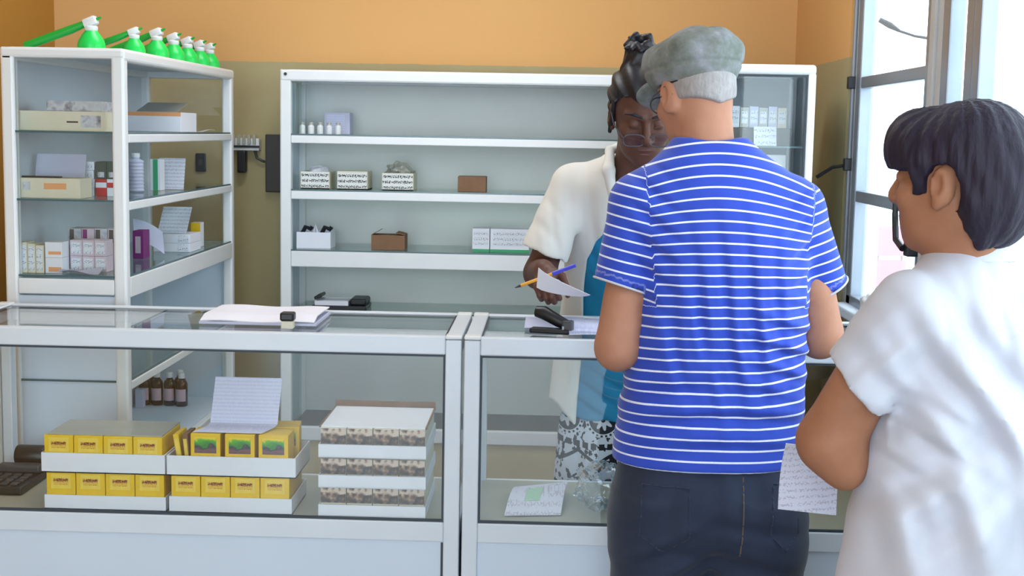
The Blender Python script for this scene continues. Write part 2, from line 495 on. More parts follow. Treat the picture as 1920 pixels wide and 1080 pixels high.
MB().tube([(XR - .025, 3.585, 1.18), (XR - .03, 3.64, 1.20), (XR - .03, 3.66, 1.26), (XR - .03, 3.665, 1.30)], [.009, .009, .009, .007], 8).build('handle_grip', 'black', hb, False)
# mullion post between the two windows
ml = MB(); ml.box((XR + .004, 3.50, WZ0), (XR + .07, 3.545, WZ1), .004); ml.box((XR + .012, 3.455, WZ0), (XR + .06, 3.50, WZ1), .004)
struct(ml, 'trim_2', 'steel_pale')
w2 = window('window_2', 3.20, 3.455, (), .06, 'steel')
w3 = window('window_3', 1.40, 3.20, (), .05, 'steel')

# outside, seen through the glass
struct(MB().box((XR + .2, -8, -.25), (14, 24, -.12)), 'ground_street', 'ground')
bl = thing('street_building', (9.5, 24, -.12), 'pale low building across the street outside the windows', 'building')
MB().box((8.6, 13.5, -.12), (14, 30, 2.4)).build('wall', 'facade', bl)
for i, y in enumerate((15.0, 17.5, 20.0, 22.5)):
    MB().box((8.55, y, .9), (8.62, y + 1.2, 2.0)).build('window', 'facade_glass', bl)
sg = thing('shop_sign', (3.6, 14.2, -.12), 'pink and white sign boards standing across the street', 'sign')
MB().box((3.46, 14.1, .25), (3.76, 14.16, .56)).build('pink_board', 'pinkpaint', sg)
MB().box((3.46, 14.1, -.08), (3.76, 14.16, .20)).build('pink_board', 'pinkpaint', sg)
for x in (3.48, 3.74): MB().tube([(x, 14.2, -.12), (x, 14.2, .62)], .02, 8).build('post', 'steel_pale', sg)
lp = thing('street_lamp', (3.95, 14.0, -.12), 'grey street lamp with curved arm outside the window', 'lamp')
MB().tube([(3.95, 14.0, -.12), (3.95, 14.0, 2.40), (3.88, 14.0, 2.50), (3.70, 14.0, 2.525), (3.52, 14.0, 2.58)], [.05, .035, .018, .014, .014], 10).build('pole', 'darkgrey', lp)
MB().tube([(3.54, 14.0, 2.575), (3.44, 14.0, 2.63), (3.33, 14.0, 2.685)], [.016, .034, .026], 10).build('lamp_head', 'darkgrey', lp)

# ------------------------------------------------------------------ glass counters
CT, CF, CB = .96, 3.28, 3.73
def counter(x0, x1, label, cap_l, cap_r, glass_refl):
    t = thing('display_counter', (( x0 + x1) / 2, (CF + CB) / 2, 0), label, 'counter', 'glass display counters')
    pw = .040
    for x in (x0, x1 - pw):
        for y in (CF, CB - pw): MB().box((x, y, .0), (x + pw, y + pw, CT - .008), .003).build('corner_post', 'alu_counter', t)
    tp = MB()
    tp.box((x0 + pw, CF, CT - .046), (x1 - pw, CF + .03, CT), .004); tp.box((x0 + pw, CB - .030, CT - .046), (x1 - pw, CB, CT), .004)
    tp.box((x0, CF + pw, CT - .046), (x0 + pw, CB - pw, CT), .004); tp.box((x1 - pw, CF + pw, CT - .046), (x1, CB - pw, CT), .004)
    tp.build('top_rail', 'alu_counter', t)
    for x in (x0, x1 - pw):
        for y in (CF, CB - pw):
            MB().box((x - .001, y - .001, CT - .007), (x + pw + .001, y + pw + .001, CT + .003), .004).build('corner_cap', 'white_plastic', t)
    mr = MB()
    mr.box((x0 + pw, CF, .433), (x1 - pw, CF + .03, .484), .003); mr.box((x0 + pw, CB - .03, .433), (x1 - pw, CB, .484), .003)
    mr.box((x0, CF + pw, .433), (x0 + .03, CB - pw, .484), .003); mr.box((x1 - .03, CF + pw, .433), (x1, CB - pw, .484), .003)
    mr.build('middle_rail', 'alu_counter', t)
    br = MB(); br.box((x0 + pw, CF, .05), (x1 - pw, CF + .03, .11), .003); br.box((x0 + pw, CB - .03, .05), (x1 - pw, CB, .11), .003)
    br.build('base_rail', 'alu_counter', t)
    MB().box((x0 + .03, CF + .012, .476), (x1 - .03, CB - .03, .487)).build('display_deck', 'deck_grey', t)
    fg = frame_rect(MB(), 'Y', CF + .005, .008, x0 + pw, x1 - pw, .4842, CT - .046, .0055).build('front_gasket', 'gasket', t)
    MB().box((x0 + pw + .005, CF + .008, .489), (x1 - pw - .005, CF + .012, CT - .05)).build('front_glass', 'glass', t)
    tg = frame_rect(MB(), 'Z', CT - .012, .008, x0 + pw, x1 - pw, CF + .03, CB - .03, .005).build('top_gasket', 'gasket', t)
    MB().box((x0 + pw, CF + .03, CT - .009), (x1 - pw, CB - .03, CT - .004)).build('top_glass', 'glass', t)
    for x in (x0 + .010, x1 - .014): MB().box((x, CF + pw, .487), (x + .004, CB - pw, CT - .046)).build('side_glass', 'glass', t)
    MB().box((x0 + pw, CF + .008, .11), (x1 - pw, CF + .014, .433)).build('front_panel', 'panel_white', t)
    MB().box((x0 + .008, CF + pw, .05), (x0 + .014, CB - pw, .433)).build('side_panel', 'panel_white', t)
    MB().box((x1 - .014, CF + pw, .05), (x1 - .008, CB - pw, .433)).build('side_panel', 'panel_white', t)
    MB().box((x1 - pw - .006, CF + .004, .11), (x1 - pw, CF + .012, .430)).build('panel_gap', 'gasket', t)
    return t
counter(-1.56, -.213, 'long white framed glass display counter holding the yellow and brown picture cartons', True, True, 1)
counter(-.206, .95, 'white framed glass display counter at which the customers stand', True, True, 1)

# ------------------------------------------------------------------ cabinets
def cab_back():
    x0, x1, y0, y1 = -1.03, .34, 5.06, 5.40; pw = .042
    t = thing('display_cabinet', ((x0 + x1) / 2, (y0 + y1) / 2, 0), 'wide white open shelved cabinet against the back wall behind the clerk', 'cabinet')
    for x in (x0, x1 - pw):
        for y in (y0, y1 - pw): MB().box((x, y, 0), (x + pw, y + pw, 1.685), .006).build('corner_post', 'alu_white', t)
    tr = MB(); tr.box((x0, y0 - .002, 1.645), (x1, y0 + .035, 1.69), .008); tr.box((x0, y1 - .035, 1.645), (x1, y1, 1.69), .006)
    tr.box((x0, y0, 1.645), (x0 + pw, y1, 1.69), .006); tr.box((x1 - pw, y0, 1.645), (x1, y1, 1.69), .006)
    tr.build('top_rail', 'alu_white', t)
    MB().box((x0 + .01, y0 + .01, 1.672), (x1 - .01, y1 - .005, 1.682)).build('top_panel', 'panel_white', t)
    MB().lathe((x0 + .022, y0 - .004, 1.672), [(.006, -.002), (.006, .003)], 10, 'Y').build('screw_hole', 'black', t)
    MB().box((x0 + pw, y1 - .016, .30), (x1 - pw, y1 - .006, 1.66)).build('back_panel', 'panel_grey', t)
    for z0, z1, nm in ((1.413, 1.443, 'shelf'), (1.201, 1.233, 'shelf'), (.942, 1.003, 'shelf'), (.725, .765, 'shelf')):
        s = MB().box((x0 + pw, y0, z0), (x1 - pw, y0 + .022, z1), .003).build('shelf_rail', 'alu_white', t)
        MB().box((x0 + pw, y0 + .002, z1), (x1 - pw, y0 + .008, z1 + .0055)).build('glass_edge', 'glass_edge', s)
        MB().box((x0 + pw, y0 + .008, z1), (x1 - pw, y1 - .016, z1 + .0055)).build('shelf_glass', 'glass_shelf', s)
    MB().box((x0 + pw, y0, .264), (x1 - pw, y0 + .03, .316), .003).build('bottom_rail', 'alu_white', t)
    MB().box((x0 + pw, y0 + .03, .300), (x1 - pw, y1 - .016, .316)).build('bottom_deck', 'deck_brown', t)
    MB().box((x0 + pw, y0 + .012, .02), (x1 - pw, y0 + .020, .262)).build('added_plinth_board', 'added_board', t)  # board added to lighten the shaded wall under the cabinet
    MB().box((x0 + .012, y0 + pw, .3), (x0 + .018, y1 - pw, 1.65)).build('side_panel', 'panel_white', t)
    MB().box((x1 - .018, y0 + pw, .3), (x1 - .012, y1 - pw, 1.65)).build('side_panel', 'panel_white', t)
    MB().box((x0 + pw, y0 + .024, 1.45), (x0 + .078, y0 + .028, 1.645)).build('sliding_glass', 'glass_shelf', t)
    MB().box((x0 + pw, y0 + .024, .32), (x0 + .078, y0 + .028, .72)).build('sliding_glass', 'glass_shelf', t)
    return t
cab_back()

def cab_left():
    x0, x1, y0, y1 = -1.575, -1.219, 3.80, 5.12; pw = .038
    t = thing('display_cabinet', ((x0 + x1) / 2, (y0 + y1) / 2, 0), 'white framed glass cabinet along the left wall carrying the green sprayers', 'cabinet')
    for x in (x0, x1 - pw):
        for y in (y0, y1 - pw): MB().box((x, y, 0), (x + pw, y + pw, 1.675), .008, 3).build('corner_post', 'alu_white', t)
    tr = MB(); tr.box((x1 - .035, y0, 1.648), (x1 + .002, y1, 1.685), .010, 3); tr.box((x0, y0 - .002, 1.655), (x1, y0 + .035, 1.685), .008)
    tr.box((x0, y1 - .035, 1.648), (x1, y1, 1.685), .008); tr.box((x0, y0, 1.648), (x0 + .035, y1, 1.685), .006)
    tr.build('top_rail', 'alu_white', t)
    MB().box((x0 + .01, y0 + .01, 1.672), (x1 - .012, y1 - .01, 1.680)).build('top_panel', 'panel_white', t)
    MB().box((x0 + .004, y0 + pw, .30), (x0 + .012, y1 - pw, 1.66)).build('back_panel', 'panel_white', t)
    for z0, z1 in ((1.418, 1.443), (1.223, 1.248), (.968, 1.028), (.695, .720)):
        big = z1 - z0 > .05
        s = MB().box((x1 - .024, y0 + pw, z0), (x1, y1 - pw, z1), .003)
        if big: s.box((x0 + pw, y0, z0 + .01), (x1 - pw, y0 + .022, z1 - .005), .003)
        s = s.build('shelf_rail', 'alu_white', t)
        MB().box((x0 + pw, y0 + .004, z1), (x1 - pw, y0 + .010, z1 + .0055)).build('glass_edge', 'glass_edge', s)
        MB().box((x1 - .010, y0 + pw, z1), (x1 - .004, y1 - pw, z1 + .0055)).build('glass_edge', 'glass_edge', s)
        MB().box((x0 + .014, y0 + .010, z1), (x1 - .010, y1 - .02, z1 + .0055)).build('shelf_glass', 'glass_shelf', s)
    MB().box((x0 + pw, y0 + .012, .40), (x1 - pw, y0 + .018, .972)).build('end_panel', 'panel_white', t)
    MB().box((x0 + pw, y0 + .012, 1.03), (x1 - pw, y0 + .016, 1.655)).build('end_glass', 'glass', t)
    MB().box((x0 + pw, y1 - .016, 1.03), (x1 - pw, y1 - .012, 1.648)).build('end_glass', 'glass', t)
    MB().box((x0 + pw, y1 - .018, .40), (x1 - pw, y1 - .012, 1.03)).build('end_panel', 'panel_white', t)
    MB().box((x0 + .014, y0 + .02, .405), (x1 - .026, y1 - .02, .418)).build('bottom_deck', 'panel_white', t)
    MB().box((x1 - .026, y0 + pw, .36), (x1, y1 - pw, .418), .003).build('bottom_rail', 'alu_white', t)
    MB().box((x1 - .012, y0 + pw, .05), (x1 - .006, y1 - pw, .36)).build('base_panel', 'panel_white', t)
    MB().box((x1 - .030, y1 - .10, .42), (x1 - .026, y1 - pw, .69)).build('sliding_glass', 'glass_shelf', t)
    return t
cab_left()

def cab_right():
    x0, x1, y0, y1 = .44, .845, 4.35, 4.72; pw = .026
    t = thing('display_cabinet', ((x0 + x1) / 2, (y0 + y1) / 2, 0), 'white cabinet with rounded top corner beside the window, behind the man', 'cabinet')
    for x in (x0, x1 - pw):
        for y in (y0, y1 - pw): MB().box((x, y, 0), (x + pw, y + pw, 1.675), .006).build('corner_post', 'alu_white', t)
    tr = MB(); tr.box((x0, y0 - .002, 1.668), (x1, y0 + .035, 1.702), .014, 4); tr.box((x0, y1 - .035, 1.668), (x1, y1, 1.702), .01)
    tr.box((x0, y0, 1.668), (x0 + pw, y1, 1.702), .006); tr.box((x1 - pw, y0, 1.668), (x1, y1, 1.702), .010)
    tr.build('top_rail', 'alu_white', t)
    MB().box((x0 + .01, y0 + .01, 1.680), (x1 - .01, y1 - .01, 1.690)).build('top_panel', 'panel_white', t)
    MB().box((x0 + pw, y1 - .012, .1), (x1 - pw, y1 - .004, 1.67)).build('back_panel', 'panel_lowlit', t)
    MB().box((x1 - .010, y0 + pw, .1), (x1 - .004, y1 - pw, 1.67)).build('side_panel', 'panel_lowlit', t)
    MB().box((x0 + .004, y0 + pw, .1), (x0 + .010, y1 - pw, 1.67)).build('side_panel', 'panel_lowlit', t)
    for z in (1.435, 1.20, .95, .70, .4):
        s = MB().box((x0 + pw, y0 + .02, z), (x1 - pw, y0 + .026, z + .006)).build('glass_edge', 'glass_edge', t)
        MB().box((x0 + .012, y0 + .026, z), (x1 - .012, y1 - .014, z + .006)).build('shelf', 'glass_shelf', t)
    frame_rect(MB(), 'Y', y0 + .004, .006, x0 + pw, x1 - pw, .1, 1.668, .006).build('door_gasket', 'gasket', t)
    MB().box((x0 + pw, y0 + .006, .1), (x1 - pw, y0 + .010, 1.664)).build('glass_door', 'glass', t)
    MB().box((x0 + pw, y0, .04), (x1 - pw, y0 + .03, .1), .003).build('bottom_rail', 'alu_white', t)
    return t
cab_right()

# ------------------------------------------------------------------ goods in the left counter
ORD = ['first', 'second', 'third', 'fourth', 'fifth', 'sixth', 'seventh']
DK = .4875

def tray(x0, x1, y0, y1, z, h, label, group):
    b = MB(); w = .003
    b.box((x0, y0, z), (x1, y1, z + w)); b.box((x0, y0, z), (x1, y0 + w, z + h)); b.box((x0, y1 - w, z), (x1, y1, z + h))
    b.box((x0, y0 + w, z), (x0 + w, y1 - w, z + h)); b.box((x1 - w, y0 + w, z), (x1, y1 - w, z + h))
    return solo(b, 'carton_tray', 'card_white', ((x0 + x1) / 2, (y0 + y1) / 2, z), label, 'tray', group)

def yellow_carton():
    t = thing('yellow_carton', (0, 0, 0), 'x', 'carton')
    w, d, h = .0745, .17, .093
    MB().box((-w / 2, -d / 2, 0), (w / 2, d / 2, h), .0012).build('body', 'yellow', t)
    MB().box((-.026, -d / 2 - .0008, .050), (.026, -d / 2, .088), .0004).build('print_panel', 'yellow_light', t)
    MB().box((-.019, -d / 2 - .0014, .060), (.019, -d / 2 - .0008, .077)).build('logo', 'logo_red', t)
    return t

proto = yellow_carton(); used = [False]
def place(pr, loc, label, group, rz=0, first=None):
    o = pr if not first[0] else copy_tree(pr)
    first[0] = True
    o.location = loc; o.rotation_euler = (0, 0, rz); o['label'] = label; o['group'] = group
    return o
rows = [('lower tray of the left stack', -1.279, DK, 4), ('upper tray of the left stack', -1.283, .5835, 4), ('lower tray of the right stack', -.957, DK, 4)]
tray(-1.279, -.966, 3.2965, 3.50, DK, .038, 'white cardboard tray at the bottom of the left yellow stack', 'white carton trays')
tray(-1.285, -.967, 3.2965, 3.50, .5835, .052, 'white cardboard tray on top of the left yellow stack', 'white carton trays')
tray(-.957, -.642, 3.2965, 3.50, DK, .042, 'white cardboard tray at the bottom of the right yellow stack', 'white carton trays')
tray(-.962, -.632, 3.2965, 3.50, .5835, .052, 'white cardboard tray under the cartons with green pictures', 'white carton trays')
for nm, x0, z, n in rows:
    for k in range(n):
        place(proto, (x0 + .0045 + .0375 + k * .0763, 3.3855 + .0, z + .0035), f'yellow carton, {ORD[k]} from left, {nm}', 'yellow cartons with red logo', 0, used)
solo(MB().box((-1.272, 3.306, .6805), (-.976, 3.474, .6835)), 'reflection_sheet', 'card_grey', (-1.12, 3.39, .6805), 'added grey sheet for the glossy reflection on the left stack of yellow cartons', 'sheet')  # added sheet; its grey stands for the glossy reflection on the carton tops

pc = thing('picture_carton', (0, 0, 0), 'x', 'carton')
MB().box((-.038, -.04, 0), (.038, .04, .106), .0012).build('body', 'yellow', pc)
MB().box((-.028, -.0410, .056), (.028, -.0402, .098), .0003).build('picture', 'plant_pic', pc)
pu = [False]
for k, x in enumerate((-.864, -.776, -.690)):
    place(pc, (x, 3.342, .5870), f'yellow carton with green leaf picture, {ORD[k]} from the left on the right stack', 'yellow cartons with green leaf picture', 0, pu)
b = copy_tree(pc); b.location = (-.835, 3.44, .5870); b['label'] = 'yellow carton behind the paper form, back row of the right stack'; b['group'] = 'yellow cartons with green leaf picture'
b = copy_tree(pc); b.location = (-.685, 3.44, .5870); b.rotation_euler = (0, 0, .12); b['label'] = 'yellow carton turned slightly, back right corner of the right stack'; b['group'] = 'yellow cartons with green leaf picture'
for k, (x, ry) in enumerate(((-.938, .16), (-.917, .10))):
    t = thing('slim_carton', (x, 3.36, .5872), ['slim yellow carton leaning at the left end of the right tray', 'slim brown sided carton between the leaning carton and green pictures'][k], 'carton', 'slim cartons in the right tray')
    MB().obox((0, 0, .050), (.014, .08, .098), Matrix.Rotation(-ry, 3, 'Y'), .001).build('body', ['yellow', 'card_brown'][k], t, False)
    MB().obox((-.002, -.0405, .062), (.009, .001, .05), Matrix.Rotation(-ry, 3, 'Y')).build('print_panel', 'yellow_light', t, False)

def form_fn(u, v):
    x = -.872 + .176 * u
    if v < .18: return (x - .026 * (1 - v / .18), 3.310 + .072 * v / .18, .6955 + .004 * v / .18)
    w = (v - .18) / .82
    return (x + .004 * w, 3.382 + .045 * w, .6995 + .118 * w + .0)
solo(MB().sheet(form_fn, 6, 14), 'paper_form', 'form_grid', (-.78, 3.38, .695), 'ruled white paper form standing on the cartons with green pictures', 'paper', smooth=True)

# brown picture cartons, three trays
levels = [(DK, .031), (.5625, .033), (.641, .034)]
lv = ['bottom', 'middle', 'top']
bc = thing('brown_carton', (0, 0, 0), 'x', 'carton'); bu = [False]
MB().box((-.0325, -.132, 0), (.0325, .132, .0705), .001).build('body', 'card_cream', bc)
MB().box((-.0320, -.1328, .030), (.0320, -.132, .0700)).build('picture', 'brown_pic', bc)
for (z, h), nm in zip(levels, lv):
    tray(-.574, -.300, 3.2965, 3.58, z, h, f'white cardboard tray of brown picture cartons, {nm} of the stack', 'trays of the brown picture stack')
    for k in range(4):
        place(bc, (-.571 + .0338 + k * .0670, 3.4385, z + .0035), f'brown picture carton, {ORD[k]} from the left in the {nm} tray', 'brown picture cartons', 0, bu)
t = thing('box_lid', (-.437, 3.45, .7155), 'white paper lined lid lying on the brown picture cartons', 'lid')
MB().box((-.570, 3.315, .7155), (-.304, 3.565, .7185)).build('liner', 'card_white', t)
e = MB(); e.box((-.574, 3.565, .7155), (-.300, 3.570, .7345)); e.box((-.574, 3.31, .7155), (-.570, 3.565, .7205)); e.box((-.304, 3.31, .7155), (-.300, 3.565, .7205))
e.build('edge', 'card_brown', t)

# black desk calculator at the left end
t = thing('desk_calculator', (-1.45, 3.50, DK), 'black desk calculator with paper roll at the left end of the counter', 'calculator')
b = MB().box((-1.515, 3.41, DK), (-1.385, 3.60, DK + .022), .004); b.build('body', 'black', t)
for i in range(4):
    for j in range(4):
        MB().box((-1.505 + i * .028, 3.425 + j * .03, DK + .022), (-1.485 + i * .028, 3.445 + j * .03, DK + .028), .002).build('key', 'darkgrey', t)
MB().box((-1.51, 3.55, DK + .022), (-1.39, 3.59, DK + .045), .006).build('display', 'darkgrey', t)
MB().lathe((-1.48, 3.625, DK + .055), [(.028, 0), (.03, .004), (.03, .076), (.028, .08)], 24, 'X').build('paper_roll_holder', 'black', t, smooth=True)
MB().box((-1.475, 3.60, DK), (-1.405, 3.65, DK + .03), .003).build('roll_bracket', 'black', t)

# right counter: printed slip and crumpled plastic
def slip_fn(u, v): return (-.088 + .145 * u + .02 * v - .012, 3.335 + .235 * v + .02 * u, DK + .004 + .020 * math.sin(v * 2.6) + .012 * u * v)
t = thing('printed_packet', (-.01, 3.45, DK), 'white packet with green print lying in the right counter', 'packet')
MB().sheet(slip_fn, 10, 10, .004).build('body', 'label_print', t, smooth=True)
def slip2(u, v):
    p = slip_fn(.30 + .28 * u, .30 + .42 * v); return (p[0], p[1], p[2] + .0032)
MB().sheet(slip2, 5, 5, .0008).build('print_patch', 'palegreen', t, smooth=True)
def crumple(c, r, seed, amp, sub=4):
    from mathutils import noise
    b = MB(); bmesh.ops.create_icosphere(b.bm, subdivisions=sub, radius=1)
    for v in b.bm.verts:
        d = v.co.normalized(); f = noise.noise(d * 2.2 + Vector((seed, 0, 0))) + .6 * abs(noise.noise(d * 5 + Vector((0, seed, 0))))
        k = 1 + amp * f
        v.co = Vector((c[0] + d.x * r[0] * k, c[1] + d.y * r[1] * k, max(c[2] + d.z * r[2] * k, c[2] - r[2] * .8)))
    return b
solo(crumple((.150, 3.46, DK + .050), (.062, .10, .060), 3.1, .35), 'plastic_bag', 'film', (.125, 3.46, DK), 'crumpled clear plastic bag beside the printed packet in the counter', 'bag', smooth=True)
solo(crumple((.985, 4.05, WZ0 + .034), (.03, .09, .034), 6.2, .3), 'white_bag', 'white_plastic', (.985, 4.05, WZ0 + .004), 'small crumpled white bag on the window sill behind the man', 'bag', smooth=True)

# on the counter tops
T = CT + .0005
t = thing('document_stack', (-.75, 3.53, T), 'stack of folded white documents lying on the left counter top', 'paper')
b = MB(); b.box((-.905, 3.405, T), (-.600, 3.645, T + .007)); b.build('lower_sheets', 'paper_lav', t)
def fold_fn(u, v): return (-.902 + .298 * u, 3.405 + .238 * v, T + .0085 + .012 * min(1, v * 5) * (1 - .25 * v) + .002 * math.sin(u * 9))
MB().sheet(fold_fn, 18, 10, .003).build('upper_sheet', 'paper', t, smooth=True)
t = thing('rubber_stamp', (-.664, 3.36, T), 'black topped rubber stamp in front of the folded documents', 'stamp')
MB().box((-.679, 3.345, T), (-.649, 3.375, T + .020), .002).build('base', 'card_cream', t)
MB().box((-.682, 3.342, T + .020), (-.646, 3.378, T + .042), .005).build('handle', 'black', t)
def loose(x0, x1, y0, y1, z, name, mat, label, amp=.002):
    f = lambda u, v: (x0 + (x1 - x0) * u, y0 + (y1 - y0) * v, z + .0012 + amp * (1 + math.sin(u * 5 + v * 4)))
    return solo(MB().sheet(f, 10, 10, .0008), name, mat, ((x0 + x1) / 2, (y0 + y1) / 2, z), label, 'paper', smooth=True)
loose(-.06, .10, 3.44, 3.66, T, 'paper_sheet', 'paper_lav', 'white sheets lying behind the stapler on the right counter')
loose(.055, .26, 3.30, 3.60, T + .006, 'record_page', 'form_grid', 'pale ruled page lying beside the stapler in front of the clerk')
t = thing('stapler', (.01, 3.37, T), 'black desk stapler standing open on the right counter top', 'stapler')
rz = Matrix.Rotation(-.25, 3, 'Z')
MB().obox((.008, 3.375, T + .007), (.105, .034, .013), rz, .004).build('base', 'black', t)
MB().tube([(-.030, 3.405, T + .052), (-.010, 3.398, T + .050), (.030, 3.385, T + .030), (.052, 3.375, T + .022)], [.014, .018, .016, .013], 12).build('arm', 'black', t, smooth=True)
MB().obox((.052, 3.370, T + .020), (.026, .032, .030), rz, .005).build('head', 'darkgrey', t)
MB().obox((.040, 3.356, T + .016), (.006, .006, .012), rz, .001).build('staple_guide', 'steel', t)

# ------------------------------------------------------------------ goods in the left cabinet
def carton(name, x0, x1, y0, d, z, h, mat, label, group=None, prints=(), rz=0.0, cat='carton'):
    """prints: (part name, material, u0, u1, v0, v1) on the front face"""
    t = thing(name, ((x0 + x1) / 2, y0 + d / 2, z), label, cat, group, rz)
    w = (x1 - x0) / 2
    MB().box((-w, -d / 2, 0), (w, d / 2, h), .0012).build('body', mat, t, False)
    for nm, mt, u0, u1, v0, v1 in prints:
        MB().box((-w + 2 * w * u0, -d / 2 - .0008, h * v0), (-w + 2 * w * u1, -d / 2, h * v1)).build(nm, mt, t, False)
    return t
S1, S2, S3 = 1.4488, 1.2538, 1.0338
carton('flat_carton', -1.545, -1.290, 3.845, .15, S1, .057, 'card_cream', 'flat white carton on the top shelf of the left cabinet', None, [('print', 'mix_print', .72, .95, .2, .8), ('dark_mark', 'black', .56, .69, .42, .50)])
carton('printed_carton', -1.470, -1.305, 3.87, .11, S1 + .0572, .030, 'mix_print', 'grey printed carton lying on top of the flat white carton')
carton('orange_edged_carton', -1.462, -1.252, 4.50, .20, S1, .066, 'card_white', 'white carton with orange rim on the top shelf', None, [('orange_rim', 'card_orange', 0, 1, .80, 1.0)])
def lean(x0, x1, y0, y1, z0, z1, name, mat, label, bow=.004, th=.0012):
    f = lambda u, v: (x0 + (x1 - x0) * u, y0 + (y1 - y0) * v + bow * math.sin(u * 3.1), z0 + (z1 - z0) * v)
    return solo(MB().sheet(f, 8, 8, th), name, mat, ((x0 + x1) / 2, y0, z0), label, 'paper', smooth=True)
lean(-1.41, -1.27, 4.52, 4.66, S1 + .067, S1 + .100, 'leaflet', 'card_grey', 'grey leaflet propped on the orange rimmed white carton')
loose(-1.33, -1.25, 4.76, 4.95, S1, 'price_slip', 'paper', 'white slip lying at the far end of the top shelf', .004)
carton('long_carton', -1.548, -1.365, 3.84, .10, S2, .058, 'card_cream', 'long white carton with faint print on the second shelf, left end', None, [('print', 'card_orange', .42, .78, .45, .75), ('dark_mark', 'mix_print', .08, .2, .4, .8)])
t = thing('black_ruler', (-1.49, 3.87, S2 + .0582), 'black strip lying on top of the long white carton', 'ruler')
MB().box((-1.545, 3.862, S2 + .0582), (-1.432, 3.882, S2 + .063)).build('blade', 'black', t)
lean(-1.545, -1.395, 3.95, 3.985, S2 + .0, S2 + .125, 'notice', 'paper_lav', 'bluish paper standing behind the long white carton')
for k in range(4):
    carton('small_white_carton', -1.428 + .002 * (k % 2), -1.380 + .002 * (k % 2), 4.00, .07, S2 + .026 * k, .0255, 'card_white', f'small white carton, {ORD[k]} from the bottom of the short pile on the second shelf', 'pile of small white cartons', [('print', 'print_white', .1, .9, .2, .8)])
for k in range(2):
    x = -1.374 + .034 * k
    carton('red_carton', x, x + .033, 4.00, .06, S2, .052, 'card_white' if k else 'red', ['red carton on the second shelf under the dark green cartons', 'white carton with red band beside the red carton'][k], 'red and white cartons', [('band', 'red' if k else 'card_white', 0, 1, .5, .8)])
    carton('dark_green_carton', x, x + .033, 4.00, .06, S2 + .0523, .052, 'darkgreen', ['dark green carton standing on the red carton', 'dark green carton standing on the red banded white carton'][k], 'dark green cartons', [('print', 'mix_print', .2, .8, .1, .4)])
t = thing('ribbed_bottle', (-1.345, 4.30, S2), 'ribbed translucent white bottle on the second shelf by the post', 'bottle')
pr = []
for k in range(9): pr += [(.024, .002 + k * .0115), (.026, .006 + k * .0115), (.024, .010 + k * .0115)]
MB().lathe((-1.345, 4.30, S2), [(.02, 0)] + pr + [(.012, .108), (.012, .112)], 20).build('body', 'paper_lav', t, smooth=True)
MB().lathe((-1.345, 4.30, S2 + .112), [(.014, 0), (.014, .012), (.012, .014)], 16).build('cap', 'white_plastic', t)
carton('green_white_carton', -1.335, -1.300, 4.42, .05, S2, .104, 'card_white', 'green and white carton between the ribbed bottle and standing card', None, [('green_band', 'greenprint', .3, .75, .0, 1.0)])
lean(-1.336, -1.245, 4.50, 4.53, S2 + .001, S2 + .106, 'white_card', 'print_grey', 'white card standing on the second shelf near the sliding glass')
for k in range(3):
    carton('cream_carton', -1.548 + k * .024, -1.525 + k * .024, 3.84, .06, S3, .090 - .004 * k, 'card_cream', f'narrow cream carton, {ORD[k]} from the left on the third shelf', 'narrow cream cartons', [('print', 'print_white', .15, .85, .1, .9)])
for k in range(2):
    carton('orange_printed_carton', -1.474, -1.424, 3.845, .06, S3 + .046 * k, .0455, 'card_white', ['white carton with orange print under its twin on the third shelf', 'white carton with orange print on top of its twin'][k], 'orange printed cartons', [('orange_print', 'card_orange', .2, .95, .1 + .1 * k, .4)])
for r in range(2):
    for k in range(3):
        x = -1.420 + k * .0365
        carton('pink_carton', x, x + .036, 3.90, .06, S3 + .0475 * r, .047, 'pinkcard', f'pale pink carton, {ORD[k]} from the left in the {["lower", "upper"][r]} row on the third shelf', 'pale pink cartons', [('print', 'print_white', .12, .88, .15, .85)])
for k in range(4):
    x = -1.455 + k * .040
    carton('striped_carton', x, x + .0385, 3.985, .07, S3, .122, 'pinkcard' if k % 2 else 'mix_print', f'tall striped carton, {ORD[k]} from the left behind the pale pink cartons', 'tall striped cartons', [('dark_band', 'purple' if k == 1 else 'darkgrey', .1, .45, .66, .98)])
loose(-1.43, -1.31, 3.822, 3.885, S3, 'folded_leaflet', 'paper_lav', 'folded leaflet lying in front of the pale pink cartons', .006)
carton('purple_carton', -1.365, -1.330, 4.32, .07, S3, .092, 'purple', 'purple carton on the third shelf behind the near post', None, [('print', 'pinkcard', .25, .75, .2, .8)])
f = lambda u, v: (-1.385 + .10 * u - .02 * v, 4.405 + .05 * v, S3 + .052 + .07 * v - .045 * u + .01 * math.sin(u * 3))
solo(MB().sheet(f, 8, 8, .0012), 'leaning_paper', 'paper_lav', (-1.35, 4.41, S3), 'bluish paper leaning askew against the purple carton', 'paper', smooth=True)
for k in range(2):
    carton('flat_white_box', -1.375 + .006 * k, -1.246, 4.58, .14, S3 + .031 * k, .0305, 'card_white', ['flat white box at the bottom of the pair on the third shelf', 'flat white box under the loose papers on the third shelf'][k], 'flat white boxes', [('print', 'print_white', .65, .95, .1, .9)])
lean(-1.372, -1.27, 4.62, 4.70, S3 + .063, S3 + .150, 'loose_paper', 'print_grey', 'grey printed paper propped up on the flat white boxes')
carton('yellow_white_carton', -1.302, -1.268, 4.80, .05, S3, .088, 'card_white', 'white carton with yellow top at the far end of the third shelf', None, [('yellow_top', 'yellow', 0, 1, .55, 1.0)])

